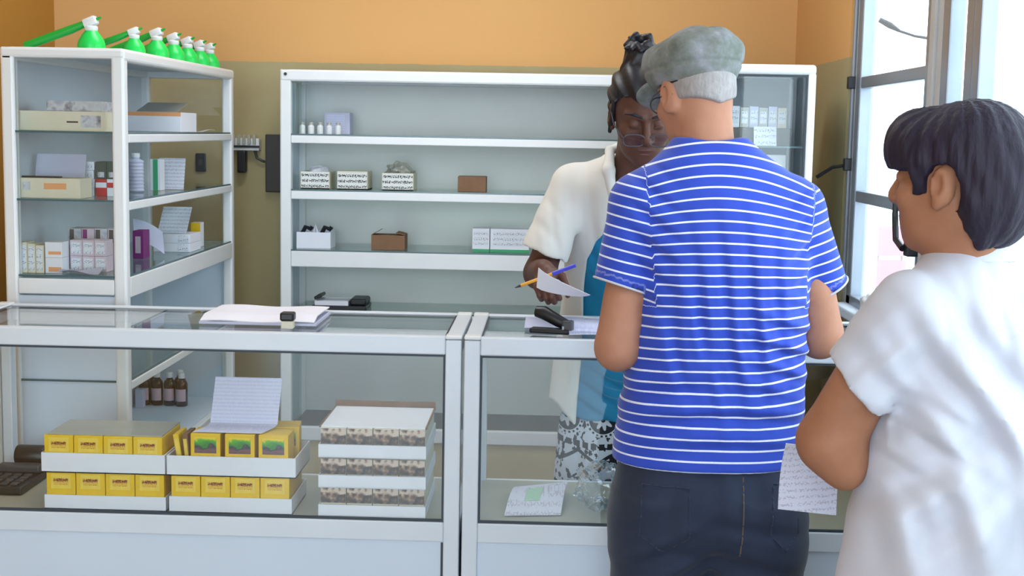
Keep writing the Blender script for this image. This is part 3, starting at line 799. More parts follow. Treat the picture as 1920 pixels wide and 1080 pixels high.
bt = thing('medicine_bottle', (0, 0, 0), 'x', 'bottle')
MB().lathe((0, 0, 0), [(.020, 0), (.0225, .003), (.0225, .082), (.019, .093), (.011, .101), (.011, .106)], 20).build('body', 'brownglass', bt, False, smooth=True)
MB().lathe((0, 0, .106), [(.0125, 0), (.0125, .018), (.011, .020)], 16).build('cap', 'white_plastic', bt, False, smooth=True)
lb = MB()
for i in range(8):
    a0, a1 = math.radians(-90 - 55 + i * 13.75), math.radians(-90 - 55 + (i + 1) * 13.75)
    r = .0230
    vs = [lb.bm.verts.new((r * math.cos(a), r * math.sin(a), z)) for a, z in ((a0, .02), (a1, .02), (a1, .066), (a0, .066))]
    lb.bm.faces.new(vs)
lb.build('label_wrap', 'pinklabel', bt, False)
bz = .4185
for k, (x, y) in enumerate(((-1.520, 4.93), (-1.472, 4.93), (-1.424, 4.93), (-1.376, 4.92), (-1.40, 4.985), (-1.50, 4.985))):
    o = bt if k == 0 else copy_tree(bt)
    o.location = (x, y, bz); o['group'] = 'brown medicine bottles'
    o['label'] = f'brown medicine bottle with white cap, {ORD[k]} from left in front row' if k < 4 else ['dark brown bottle standing behind the front row, right side', 'dark brown bottle standing behind the front row, left side'][k - 4]
carton('bluish_carton', -1.535, -1.505, 4.86, .03, bz, .07, 'paper_lav', 'small bluish white carton in front of the leftmost brown bottle')

# ------------------------------------------------------------------ goods in the back cabinet
B1, B2, B3, B4 = 1.4488, 1.2388, 1.0088, .7708
vi = thing('medicine_vial', (0, 0, 0), 'x', 'vial')
MB().lathe((0, 0, 0), [(.012, 0), (.0125, .002), (.0125, .028), (.007, .034), (.007, .038)], 14).build('body', 'white_plastic', vi, False, smooth=True)
MB().lathe((0, 0, .036), [(.0085, 0), (.0085, .008), (.007, .009)], 14).build('cap', 'card_grey', vi, False)
for k in range(5):
    o = vi if k == 0 else copy_tree(vi)
    o.location = (-.955 + .0345 * k, 5.115, B1); o['label'] = f'small white vial, {ORD[k]} from the left on the top shelf'; o['group'] = 'small white vials'
carton('pale_blue_carton', -.885, -.785, 5.20, .08, B1, .084, 'paper_lav', 'pale blue carton standing behind the small white vials', None, [('blue_print', 'form_grid', .1, .8, .1, .9)])
names = ['leftmost handwritten white box, with white paper inside, second shelf', 'flat topped handwritten white box between two others, second shelf', 'handwritten white box with crumpled grey bag on top, second shelf']
for k, (x0, x1) in enumerate(((-.962, -.850), (-.821, -.704), (-.648, -.527))):
    t = thing('handwritten_box', ((x0 + x1) / 2, 5.18, B2), names[k], 'box', 'boxes with handwritten fronts')
    b = MB(); w = .003; h = .066
    b.box((x0, 5.12, B2), (x1, 5.26, B2 + w)); b.box((x0, 5.12, B2), (x1, 5.12 + w, B2 + h)); b.box((x0, 5.257, B2), (x1, 5.26, B2 + h))
    b.box((x0, 5.123, B2), (x0 + w, 5.257, B2 + h)); b.box((x1 - w, 5.123, B2), (x1, 5.257, B2 + h))
    if k == 1: b.box((x0, 5.12, B2 + h), (x1, 5.26, B2 + h + .004))
    b.build('body', 'card_cream', t)
    MB().box((x0 + .003, 5.1188, B2 + .004), (x1 - .003, 5.12, B2 + h - .002)).build('handwritten_front', 'handwriting', t)
    if k == 0: crumple((-.906, 5.19, B2 + .058), (.04, .05, .026), 2.0, .3).build('paper_inside', 'paper', t, smooth=True)
    if k == 2: crumple((-.588, 5.19, B2 + .068), (.05, .06, .036), 9.0, .35).build('bag_on_top', 'card_grey', t, smooth=True)
carton('brown_box', -.356, -.248, 5.12, .09, B2, .059, 'card_brown', 'plain brown cardboard box alone on the second shelf, near the clerk')
t = thing('white_bin', (-.912, 5.17, B3), 'white open box with black clips sticking out, third shelf left', 'box')
b = MB(); b.box((-.978, 5.12, B3), (-.846, 5.122, B3 + .062)); b.box((-.978, 5.24, B3), (-.846, 5.242, B3 + .062)); b.box((-.978, 5.122, B3), (-.976, 5.24, B3 + .062)); b.box((-.848, 5.122, B3), (-.846, 5.24, B3 + .062)); b.box((-.976, 5.122, B3), (-.848, 5.24, B3 + .003))
b.build('body', 'card_white', t)
for x in (-.948, -.872): MB().tube([(x - .02, 5.18, B3 + .05), (x - .006, 5.18, B3 + .078), (x + .014, 5.18, B3 + .07), (x + .02, 5.18, B3 + .08)], .009, 8).build('black_clip', 'black', t, smooth=True)
MB().tube([(-.925, 5.16, B3 + .03), (-.911, 5.16, B3 + .088), (-.897, 5.16, B3 + .03)], [.012, .004, .012], 8).build('paper_tip', 'paper', t)
t = thing('open_brown_box', (-.622, 5.17, B3), 'brown cardboard box with raised flap, third shelf', 'box')
MB().box((-.688, 5.12, B3), (-.558, 5.22, B3 + .056), .001).build('body', 'card_brown', t)
MB().obox((-.672, 5.17, B3 + .066), (.036, .10, .002), Matrix.Rotation(-.5, 3, 'Y')).build('flap', 'card_brown', t)
MB().obox((-.575, 5.17, B3 + .062), (.036, .10, .002), Matrix.Rotation(.25, 3, 'Y')).build('flap', 'card_brown', t)
for k, (x0, x1) in enumerate(((-.297, -.231), (-.228, -.078))):
    carton('green_based_carton', x0, x1, 5.12, .09, B3, .090, 'card_white', ['narrow white carton with green base, left of its wider twin', 'wide white carton with green base beside the clerk'][k], 'white cartons with green base', [('green_base', 'greenprint', 0, 1, 0, .12), ('print', 'print_white', .08, .92, .3, .9)])
t = thing('desk_tray', (-.81, 5.17, B4), 'black desk tray with papers on the lower shelf above the counter', 'tray')
MB().box((-.917, 5.10, B4), (-.703, 5.25, B4 + .018), .004).build('base', 'black', t)
MB().box((-.905, 5.11, B4 + .018), (-.775, 5.24, B4 + .034)).build('papers', 'paper', t)
MB().obox((-.895, 5.17, B4 + .048), (.03, .10, .012), Matrix.Rotation(-.4, 3, 'Y'), .003).build('clip', 'black', t)
MB().box((-.770, 5.11, B4 + .018), (-.705, 5.24, B4 + .044), .008).build('holder', 'black', t)

# ------------------------------------------------------------------ goods in the right cabinet
C1 = 1.4412
for k in range(2):
    carton('dark_box', .575 + k * .108, .681 + k * .108, 4.46, .12, C1, .058, 'deck_brown', ['dark brown box on the upper shelf, behind the white card', 'dark brown box on the upper shelf, right of the white card'][k], 'dark brown boxes')
lean(.664, .738, 4.425, 4.44, C1, C1 + .062, 'white_price_card', 'print_white', 'white printed card in front of the dark boxes in the right cabinet')
for k in range(6):
    x = .590 + .031 * k
    carton('upright_carton', x, x + .0295, 4.465, .09, C1 + .0585, .070 - .004 * (k % 2), ['card_white', 'card_grey', 'paper_lav', 'card_grey', 'paper_lav', 'card_cream'][k], f'upright slim carton, {ORD[k]} from the left on the dark boxes', 'upright slim cartons', [('print', 'print_white', .15, .85, .2, .8)])
carton('tall_white_box', .70, .775, 4.45, .08, 1.2062, .205, 'card_white', 'tall white box below the upper glass shelf of the right cabinet')

# ------------------------------------------------------------------ on the wall
t = thing('fuse_block', (-1.24, YB, 1.41), 'white wall mounted fuse block with dark plug between the cabinets', 'fuse block')
MB().box((-1.300, YB - .045, 1.375), (-1.185, YB, 1.425), .004).build('housing', 'white_plastic', t)
for k in range(5): MB().box((-1.293 + k * .021, YB - .055, 1.400), (-1.281 + k * .021, YB - .045, 1.440), .002).build('fuse', 'card_grey', t)
MB().box((-1.302, YB - .050, 1.387), (-1.183, YB - .045, 1.396)).build('dark_strip', 'black', t)
MB().box((-1.275, YB - .05, 1.285), (-1.240, YB - .01, 1.375), .006).build('plug', 'black', t)
MB().tube([(-1.21, YB - .02, 1.38), (-1.20, YB - .02, 1.345), (-1.18, YB - .02, 1.335), (-1.168, YB - .015, 1.33)], .005, 8).build('cable', 'darkgrey', t)
t = thing('electric_panel', (-1.08, YB, 1.32), 'dark brown electrical panel half hidden by the back cabinet', 'panel')
MB().box((-1.163, YB - .03, 1.208), (-.99, YB, 1.442), .003).build('box', 'panelbrown', t)
MB().box((-1.155, YB - .034, 1.216), (-.998, YB - .03, 1.434)).build('cover', 'panelbrown', t)
t = thing('light_switch', (-1.434, YB, 1.32), 'dark wall switch seen through the left glass cabinet', 'switch')
MB().box((-1.455, YB - .012, 1.285), (-1.413, YB, 1.36), .004).build('plate', 'black', t)
MB().box((-1.442, YB - .017, 1.31), (-1.426, YB - .012, 1.335), .002).build('rocker', 'darkgrey', t)

# ------------------------------------------------------------------ green hand sprayers on the left cabinet
def sprayer():
    t = thing('hand_sprayer', (0, 0, 0), 'x', 'sprayer')
    MB().lathe((0, 0, 0), [(.034, 0), (.040, .006), (.0405, .018), (.036, .034), (.024, .052), (.018, .060)], 28).build('tank', 'green', t, False, smooth=True)
    h = MB().lathe((0, 0, .060), [(.017, 0), (.019, .004), (.019, .012), (.015, .016)], 20)
    h.obox((-.002, 0, .086), (.040, .030, .026), Matrix.Rotation(-.38, 3, 'Y'), .005)
    hd = h.build('spray_head', 'white_plastic', t, False, smooth=True)
    MB().tube([(.016, 0, .094), (.030, 0, .100)], [.005, .003], 8).build('nozzle', 'green_dark', hd, False)
    MB().tube([(-.020, 0, .080), (-.060, 0, .063), (-.196, 0, .013)], [.010, .0125, .0125], 14).build('pump_tube', 'green_dark', t, False, smooth=True)
    return t
sp = sprayer()
pos = [(-1.355, 3.93, 1.0, .0, 'green hand sprayer with raised tube, nearest on the left cabinet'),
       (-1.275, 4.08, .82, .02, 'green hand sprayer beside the nearest one on the left cabinet')]
for k, y in enumerate((4.27, 4.46, 4.63, 4.79, 4.93)):
    pos.append((-1.262, y, .94 - .01 * k, -.12 - .05 * k, f'green hand sprayer, {ORD[k]} in the clustered row along the cabinet edge'))
for k, (x, y, s, rz, lab) in enumerate(pos):
    o = sp if k == 0 else copy_tree(sp)
    o.location = (x, y, 1.681); o.scale = (s, s, s); o.rotation_euler = (0, 0, rz); o['label'] = lab; o['group'] = 'green hand sprayers'

# ------------------------------------------------------------------ smooth bodies: a distance field turned into one surface
F32 = np.float32
class Field:
    def __init__(s, lo, hi, h):
        s.lo = np.array(lo, F32); s.h = h
        s.n = np.ceil((np.array(hi) - np.array(lo)) / h).astype(int) + 1
        s.ax = [s.lo[i] + h * np.arange(s.n[i], dtype=F32) for i in range(3)]
        s.D = np.full(tuple(s.n), .5, F32)
    def _win(s, lo, hi):
        sl = []
        for i in range(3):
            a = int(max(0, math.floor((lo[i] - s.lo[i]) / s.h))); b = int(min(s.n[i], math.ceil((hi[i] - s.lo[i]) / s.h) + 1))
            if b <= a: return None
            sl.append(slice(a, b))
        return tuple(sl)
    def _grid(s, w):
        return s.ax[0][w[0]][:, None, None], s.ax[1][w[1]][None, :, None], s.ax[2][w[2]][None, None, :]
    def add(s, prim, k=.012):
        fn, lo, hi = prim; pad = k + .012
        w = s._win([a - pad for a in lo], [b + pad for b in hi])
        if w is None: return s
        d = fn(*s._grid(w)).astype(F32); D = s.D[w]
        if k > 0:
            q = np.maximum(k - np.abs(D - d), 0) / k
            s.D[w] = np.minimum(D, d) - q * q * k * .25
        else: s.D[w] = np.minimum(D, d)
        return s
    def cut(s, prim, k=.006):
        fn, lo, hi = prim; pad = k + .02
        w = s._win([a - pad for a in lo], [b + pad for b in hi])
        if w is None: return s
        d = -fn(*s._grid(w)).astype(F32); D = s.D[w]
        q = np.maximum(k - np.abs(D - d), 0) / max(k, 1e-6)
        s.D[w] = np.maximum(D, d) + q * q * k * .25
        return s
    def cutm(s, prim, mask):
        fn, lo, hi = prim; w = s._win([a - .02 for a in lo], [b + .02 for b in hi])
        X, Y, Z = s._grid(w); d = -fn(X, Y, Z)
        s.D[w] = np.where(mask(X, Y, Z), np.maximum(s.D[w], d), s.D[w]); return s
    def keep(s, fn):
        """intersect everywhere with fn(X,Y,Z) <= 0"""
        X, Y, Z = s.ax[0][:, None, None], s.ax[1][None, :, None], s.ax[2][None, None, :]
        s.D = np.maximum(s.D, fn(X, Y, Z).astype(F32)); return s
    def warp(s, fn, lo=None, hi=None):
        w = s._win(lo, hi) if lo is not None else (slice(None),) * 3
        s.D[w] = s.D[w] + fn(*s._grid(w)).astype(F32); return s
    def mesh(s, smooth=0):
        D = s.D; S = D < 0
        c = np.zeros(tuple(s.n - 1), np.int8)
        for a in (0, 1):
            for b in (0, 1):
                for e in (0, 1):
                    c += S[a:S.shape[0] - 1 + a, b:S.shape[1] - 1 + b, e:S.shape[2] - 1 + e]
        act = (c > 0) & (c < 8); I = np.argwhere(act)
        vid = np.full(act.shape, -1, np.int32); vid[act] = np.arange(len(I))
        P = np.zeros((len(I), 3)); cnt = np.zeros(len(I))
        cor = [(a, b, e) for a in (0, 1) for b in (0, 1) for e in (0, 1)]
        val = {q: D[I[:, 0] + q[0], I[:, 1] + q[1], I[:, 2] + q[2]] for q in cor}
        for q in cor:
            for ax in range(3):
                if q[ax]: continue
                r = list(q); r[ax] = 1; r = tuple(r)
                da, db = val[q], val[r]; mk = (da < 0) != (db < 0)
                t = np.where(mk, da / np.where(mk, da - db, 1), 0)
                p = np.array(q, float)[None, :] + np.eye(3)[ax][None, :] * t[:, None]
                P += p * mk[:, None]; cnt += mk
        V = (I + P / cnt[:, None]) * s.h + s.lo
        faces = []
        for ax in range(3):
            u, v = [(1, 2), (2, 0), (0, 1)][ax]
            a = [slice(None)] * 3; b = [slice(None)] * 3
            a[ax] = slice(0, -1); b[ax] = slice(1, None)
            for w in (u, v):
                a[w] = slice(1, -1); b[w] = slice(1, -1)
            Sa, Sb = S[tuple(a)], S[tuple(b)]
            E_ = np.argwhere(Sa != Sb)
            if not len(E_): continue
            off = np.zeros(3, int); off[u] = 1; off[v] = 1
            g = E_ + off
            def cell(du, dv):
                q = g.copy(); q[:, u] -= du; q[:, v] -= dv
                return vid[q[:, 0], q[:, 1], q[:, 2]]
            q = np.stack([cell(1, 1), cell(0, 1), cell(0, 0), cell(1, 0)], 1)
            ins = Sa[tuple(E_.T)]
            q[~ins] = q[~ins][:, ::-1]
            faces.append(q)
        F = np.concatenate(faces); F = F[(F >= 0).all(1)]
        e = np.concatenate([F[:, [0, 1]], F[:, [1, 2]], F[:, [2, 3]], F[:, [3, 0]]]); e = np.concatenate([e, e[:, ::-1]])
        deg = np.bincount(e[:, 0], minlength=len(V)).astype(float)
        for _ in range(smooth):
            acc = np.stack([np.bincount(e[:, 0], weights=V[e[:, 1], i], minlength=len(V)) for i in range(3)], 1)
            V = np.where(deg[:, None] > 0, .45 * V + .55 * acc / np.maximum(deg, 1)[:, None], V)
        return V, F

def mesh_obj(name, VF, mat, parent, attr=None):
    V, F = VF
    V = V - np.array(parent.location if parent is not None else (0, 0, 0))
    me = bpy.data.meshes.new(name)
    me.vertices.add(len(V)); me.vertices.foreach_set('co', V.astype(F32).ravel())
    me.loops.add(F.size); me.loops.foreach_set('vertex_index', F.astype(np.int32).ravel())
    me.polygons.add(len(F)); me.polygons.foreach_set('loop_start', np.arange(0, F.size, 4, dtype=np.int32))
    me.update(calc_edges=True); me.validate()
    me.polygons.foreach_set('use_smooth', np.ones(len(me.polygons), bool))
    if attr is not None:
        a = me.attributes.new('stripe', 'FLOAT', 'POINT'); a.data.foreach_set('value', attr.astype(F32))
    o = bpy.data.objects.new(name, me); COL.objects.link(o)
    me.materials.append(M[mat])
    if parent is not None: o.parent = parent
    return o

def rc(a, b, ra, rb, flat=None):
    """capsule from a to b, radius ra to rb"""
    a = np.array(a, float); b = np.array(b, float); ab = b - a; L2 = max(1e-9, ab @ ab)
    def fn(X, Y, Z):
        t = np.clip(((X - a[0]) * ab[0] + (Y - a[1]) * ab[1] + (Z - a[2]) * ab[2]) / L2, 0, 1)
        return np.sqrt((X - a[0] - t * ab[0]) ** 2 + (Y - a[1] - t * ab[1]) ** 2 + (Z - a[2] - t * ab[2]) ** 2) - (ra + (rb - ra) * t)
    r = max(ra, rb)
    return fn, np.minimum(a, b) - r, np.maximum(a, b) + r

def el(c, r, R=None):
    c = np.array(c, float); r = np.array(r, float); R = np.eye(3) if R is None else np.array(R)
    def fn(X, Y, Z):
        x, y, z = X - c[0], Y - c[1], Z - c[2]
        k0 = 0; k1 = 0
        for i in range(3):
            q = x * R[0, i] + y * R[1, i] + z * R[2, i]
            k0 = k0 + (q / r[i]) ** 2; k1 = k1 + (q / r[i] ** 2) ** 2
        k0 = np.sqrt(k0); k1 = np.sqrt(k1) + 1e-9
        return k0 * (k0 - 1) / k1
    m_ = r.max()
    return fn, c - m_, c + m_

def loft(keys, p=2.4):
    """keys: rows of z, cx, cy, rx, ry, yaw — smooth stack of rounded sections"""
    K = np.array(sorted(keys), float); zs = K[:, 0]
    zz = np.linspace(zs[0], zs[-1], 400)
    def cub(col):
        y = K[:, col]; mth = np.gradient(y, zs) if len(zs) > 1 else np.zeros_like(y)
        i = np.clip(np.searchsorted(zs, zz, 'right') - 1, 0, len(zs) - 2); h = zs[i + 1] - zs[i]; t = (zz - zs[i]) / h
        return (2*t**3-3*t**2+1)*y[i] + (t**3-2*t**2+t)*h*mth[i] + (-2*t**3+3*t**2)*y[i+1] + (t**3-t**2)*h*mth[i+1]
    T = [cub(c) for c in range(1, 6)]
    def fn(X, Y, Z):
        cx, cy, rx, ry, yw = [np.interp(Z, zz, t) for t in T]
        dx, dy = X - cx, Y - cy
        c, s_ = np.cos(yw), np.sin(yw)
        u, v = np.abs(dx * c + dy * s_), np.abs(-dx * s_ + dy * c)
        n = ((u / rx) ** p + (v / ry) ** p) ** (1 / p)
        g = np.sqrt((u / rx ** 2) ** 2 + (v / ry ** 2) ** 2) / np.maximum(np.sqrt((u / rx) ** 2 + (v / ry) ** 2), 1e-6)
        d = (n - 1) / np.maximum(g, 1e-4)
        d = np.maximum(d, -np.minimum(rx, ry))
        return np.maximum(d, np.maximum(Z - zs[-1], zs[0] - Z))
    r = (K[:, 3:5]).max(1)
    lo = [(K[:, 1] - r).min(), (K[:, 2] - r).min(), zs[0]]; hi = [(K[:, 1] + r).max(), (K[:, 2] + r).max(), zs[-1]]
    return fn, np.array(lo), np.array(hi)

def rotm(yaw=0, pitch=0, roll=0):
    """local x right, y forward, z up; yaw turns left, pitch looks down"""
    return np.array((Matrix.Rotation(yaw, 3, 'Z') @ Matrix.Rotation(-pitch, 3, 'X') @ Matrix.Rotation(roll, 3, 'Y')))

class Head:
    def __init__(s, c, R, k=1.0): s.c = np.array(c, float); s.R = R; s.k = k
    def w(s, x, y, z): return s.c + s.R @ (np.array((x, y, z)) * s.k)
    def el(s, c, r, R=None): return el(s.w(*c), np.array(r) * s.k, s.R if R is None else s.R @ R)
    def rc(s, a, b, ra, rb): return rc(s.w(*a), s.w(*b), ra * s.k, rb * s.k)
    def local(s, X, Y, Z):
        x, y, z = X - s.c[0], Y - s.c[1], Z - s.c[2]; R = s.R / s.k
        return tuple(x * R[0, i] + y * R[1, i] + z * R[2, i] for i in range(3))
    def build(s, f, ear=1.0, nose=1.0, lip=1.0):
        f.add(s.el((0, -.012, .035), (.076, .096, .092)), .02)
        f.add(s.el((0, .022, -.035), (.064, .068, .080)), .03)
        f.add(s.el((0, .040, -.075), (.047, .046, .040)), .025)
        f.add(s.el((0, .066, -.100), (.020, .016, .016)), .02)          # chin
        for q in (-1, 1):
            f.add(s.el((q * .040, .060, -.028), (.024, .022, .022)), .02)   # cheek
            f.add(s.rc((q * .012, .086, .028), (q * .050, .066, .026), .008, .008), .014)  # brow
            f.cut(s.el((q * .031, .094, .008), (.017, .012, .010)), .012)   # eye socket
            f.add(s.el((q * .031, .077, .006), (.014, .013, .0125)), .003)  # lid over the eye
            f.add(s.rc((q * .020, .0885, .000), (q * .042, .083, .001), .0022, .0022), .003)
        f.add(s.rc((0, .086, .016), (0, .108 * nose, -.024), .008, .011), .010)
        f.add(s.el((0, .104 * nose, -.032), (.012, .012, .010)), .006)
        for q in (-1, 1): f.add(s.el((q * .012, .094, -.034), (.009, .010, .008)), .006)
        f.add(s.el((0, .083, -.060), (.023 * lip, .011, .006 * lip)), .004)
        f.add(s.el((0, .080, -.072), (.020 * lip, .011, .0065 * lip)), .004)
        f.cut(s.rc((-.020, .0935, -.0655), (.020, .0935, -.0655), .0016, .0016), .002)
        for q in (-1, 1):   # ears: rim, hollow and lobe
            Re = np.array(Matrix.Rotation(q * -.35, 3, 'Z'))
            f.add(s.el((q * .080, -.012, -.008), (.010, .021 * ear, .033 * ear), Re), .006)
            f.cut(s.el((q * .089, -.004, -.004), (.007, .011 * ear, .018 * ear), Re), .004)
            f.add(s.el((q * .078, -.002, -.036), (.008, .010, .011)), .006)
        return f

def hand(f, wrist, d, n, side, curls, tcurl=.4, k=1.0):
    """palm, four bent fingers of unequal length and a thumb"""
    d, n, side = [np.array(v, float) / np.linalg.norm(v) for v in (d, n, side)]; wrist = np.array(wrist, float)
    offs = (.026, .009, -.009, -.026); lens = (.070, .078, .072, .056); pl = (.082, .086, .082, .074)
    for o, l_, pll, c in zip(offs, lens, pl, curls):
        kn = wrist + d * pll * k + side * o * k
        f.add(rc(wrist + side * o * .55 * k + d * .012 * k, kn, .0135 * k, .0115 * k), .012)
        p = kn; ang = 0
        for frac, r0, r1, cc in ((.45, .0095, .0088, c[0]), (.31, .0088, .0080, c[1]), (.24, .0080, .0068, c[2])):
            ang += cc; dd = d * math.cos(ang) + n * math.sin(ang); q = p + dd * l_ * frac * k
            f.add(rc(p, q, r0 * k, r1 * k), .003); p = q
    b = wrist + d * .022 * k + side * .024 * k
    q = b + (d * .60 + side * .62 + n * .25) * .042 * k; f.add(rc(b, q, .0150 * k, .0115 * k), .012)
    r = q + (d * .85 + side * .15 + n * tcurl) * .032 * k; f.add(rc(q, r, .0108 * k, .0095 * k), .004)
    t = r + (d * .9 - side * .15 + n * tcurl) * .024 * k; f.add(rc(r, t, .0095 * k, .0075 * k), .003)
    return f

def wave(dirv, lam, amp, c, rad, phase=0.0, warp=0.0):
    """soft cloth folds: ridges across dirv, fading away from c"""
    dirv = np.array(dirv, float) / np.linalg.norm(dirv); c = np.array(c, float); rad = np.array(rad, float)
    def fn(X, Y, Z):
        u = (X - c[0]) * dirv[0] + (Y - c[1]) * dirv[1] + (Z - c[2]) * dirv[2]
        g = np.exp(-((X - c[0]) / rad[0]) ** 2 - ((Y - c[1]) / rad[1]) ** 2 - ((Z - c[2]) / rad[2]) ** 2)
        wob = warp * np.sin(7 * (X + Z) + 3 * Y) + .5 * warp * np.sin(17 * Z - 9 * X)
        sn = np.sin(2 * math.pi * u / lam + phase + wob)
        return -amp * g * (sn + .35 * np.sin(4 * math.pi * u / lam + 1.3 + 2 * wob))
    return fn

def sleeve(a, b, ra, rb, hem, hr, tilt=(0, 0, 0)):
    """short sleeve from shoulder a to hem b, cut square and hollow at the hem"""
    a = np.array(a, float); b = np.array(b, float); dn = (b - a) / np.linalg.norm(b - a)
    base, lo, hi = rc(a, b + dn * .05, ra, rb + (rb - ra) * .05 / np.linalg.norm(b - a)); cp_ = b + dn * hem; nn = dn + np.array(tilt)
    inner = rc(cp_ - dn * .004, b + dn * .09, hr, hr)[0]
    def fn(X, Y, Z):
        pl_ = (X - cp_[0]) * nn[0] + (Y - cp_[1]) * nn[1] + (Z - cp_[2]) * nn[2]
        return np.maximum(np.maximum(base(X, Y, Z), pl_), -inner(X, Y, Z))
    return fn, lo, hi

# ------------------------------------------------------------------ the man in the striped shirt
def build_man():
    root = thing('person', (.37, 2.97, 0), 'man seen from behind in grey flat cap and blue striped t-shirt, leaning on the counter', 'person')
    hd = Head((.320, 3.035, 1.562), rotm(math.radians(27), math.radians(13)), .98)
    legs = ((.272, 2.965), (.478, 2.965))
    body = Field((.05, 2.72, -.01), (.74, 3.50, 1.74), .005)
    hd.build(body, ear=1.2)
    body.add(rc((.345, 2.985, 1.40), hd.w(0, -.03, -.05), .066, .060), .03)
    body.add(loft([(.80, .37, 2.97, .17, .11, 0), (1.0, .375, 2.97, .16, .115, 0), (1.25, .365, 2.96, .16, .09, 0), (1.36, .355, 2.97, .12, .065, 0), (1.42, .348, 2.98, .07, .06, 0)], 2.2), .03)
    arms = [((.195, 2.965, 1.31), (.157, 2.935, .998), (.205, 3.185, 1.000), -1), ((.555, 2.965, 1.30), (.617, 3.005, 1.025), (.520, 3.205, 1.000), 1)]
    for sh, eb, wr_, q in arms:
        body.add(rc(sh, eb, .044, .048), .02); body.add(el(eb, (.046, .048, .048)), .02)
        body.add(rc(eb, wr_, .044, .029), .014)
        body.add(rc((np.array(sh) * .35 + np.array(eb) * .65) + np.array((0, -.012, 0)), np.array(eb) + np.array((0, -.006, .02)), .040, .040), .02)
    hand(body, arms[0][2], (.25, .95, -.16), (.1, -.1, -1), (1, -.2, 0), ((.2, .3, .2),) * 4)
    hand(body, arms[1][2], (-.55, .80, -.16), (0, -.1, -1), (-.85, -.5, 0), ((.25, .35, .25),) * 4)
    for lx, ly in legs:
        body.add(rc((lx, ly, .80), (lx, ly + .01, .46), .080, .060), .02); body.add(rc((lx, ly + .01, .46), (lx, ly - .01, .08), .055, .042), .02)
        body.add(rc((lx, ly - .02, .05), (lx, ly + .14, .035), .036, .028), .02)
    mesh_obj('body', body.mesh(), 'skin_man', root)
    # short grey hair below the cap
    hr = Field((.18, 2.88, 1.44), (.46, 3.20, 1.72), .004)
    hr.add(hd.el((0, -.016, .032), (.0800, .098, .094)), 0); hr.add(hd.el((0, -.045, -.015), (.066, .062, .060)), .02)
    def hk(X, Y, Z):
        x, y, z = hd.local(X, Y, Z)
        low = -.044 - z + .02 * np.clip(np.abs(x) / .06, 0, 1.4)          # nape line
        front = y - np.where(z < .035, -.018, .01)
        return np.maximum(np.maximum(low, front * .8), z - .075)
    hr.keep(hk); mesh_obj('hair', hr.mesh(1), 'hair_grey', root)
    # flat cap with band and peak
    cp = Field((.12, 2.86, 1.48), (.50, 3.26, 1.76), .0035)
    cp.add(hd.el((0, -.004, .057), (.095, .120, .064)), 0)
    cp.add(hd.el((.0, .03, .085), (.100, .100, .048)), .04)
    cp.add(hd.el((0, -.052, .082), (.094, .072, .056)), .03); cp.add(hd.el((0, -.008, .036), (.0835, .1035, .085)), .012)
    def ck(X, Y, Z):
        x, y, z = hd.local(X, Y, Z)
        return .022 + .08 * y - z
    cp.keep(ck)
    def groove(X, Y, Z):
        x, y, z = hd.local(X, Y, Z)
        band = .0035 * np.exp(-((z - .058 - .08 * y) / .004) ** 2)
        seam = .0022 * np.exp(-(x / .004) ** 2) * (z > .08)
        lump = -.0040 * np.sin(42 * x + 3) * np.sin(38 * y + 20 * z) - .0026 * np.sin(70 * z + 40 * x + 3 * np.sin(30 * y)) - .0018 * np.sin(95 * x - 60 * z)
        return band + seam + lump * np.clip((z - .06) / .03, 0, 1)
    cp.warp(groove)
    f2 = Field((.12, 2.86, 1.42), (.50, 3.30, 1.76), .0035)
    f2.add(hd.el((0, .105, .030), (.088, .062, .014), np.array(Matrix.Rotation(-.45, 3, 'X'))), 0)
    f2.keep(lambda X, Y, Z: .062 - hd.local(X, Y, Z)[1])
    cap = mesh_obj('cap', cp.mesh(1), 'cap_cloth', root)
    pk = mesh_obj('cap_peak', f2.mesh(), 'cap_cloth', None); pk.parent = cap; 
    pk.matrix_parent_inverse = Matrix.Translation(-root.location)
    bd = Field((.15, 2.88, 1.50), (.50, 3.22, 1.68), .003)
    bd.add(hd.el((0, -.008, .036), (.0838, .1040, .086)), 0)
    bd.keep(lambda X, Y, Z: np.maximum(np.abs(hd.local(X, Y, Z)[2] - .021 - .08 * hd.local(X, Y, Z)[1]) - .003, hd.local(X, Y, Z)[1] - .03))
    bnd = mesh_obj('cap_band_edge', bd.mesh(), 'black', None); bnd.parent = cap; bnd.matrix_parent_inverse = Matrix.Translation(-root.location)
    # spectacles
    gl = thing('glasses', (0, 0, 0), None, None); gl.parent = root; gl.location = tuple(-v for v in root.location)
    def loop(q):
        return [tuple(hd.w(q * .033 + .026 * math.cos(a), .1005, -.004 + .020 * math.sin(a))) for a in np.linspace(0, 2 * math.pi, 25)]
    g = MB()
    for q in (-1, 1): g.tube(loop(q), .0016, 6, False)
    g.tube([tuple(hd.w(-.008, .102, 0)), tuple(hd.w(.008, .102, 0))], .0016, 6)
    for q in (-1, 1): g.tube([tuple(hd.w(q * .060, .098, .004)), tuple(hd.w(q * .080, .05, .006)), tuple(hd.w(q * .084, -.01, .014)), tuple(hd.w(q * .080, -.03, -.01))], .0018, 6)
    g.build('frame', 'darkgrey', gl, False)
    for q in (-1, 1):
        b = MB(); vs = [b.bm.verts.new(p) for p in loop(q)[:-1]]; b.bm.faces.new(vs); b.build('lens', 'lens', gl, False)
    # t-shirt
    sf = Field((.04, 2.74, .70), (.74, 3.20, 1.50), .005)
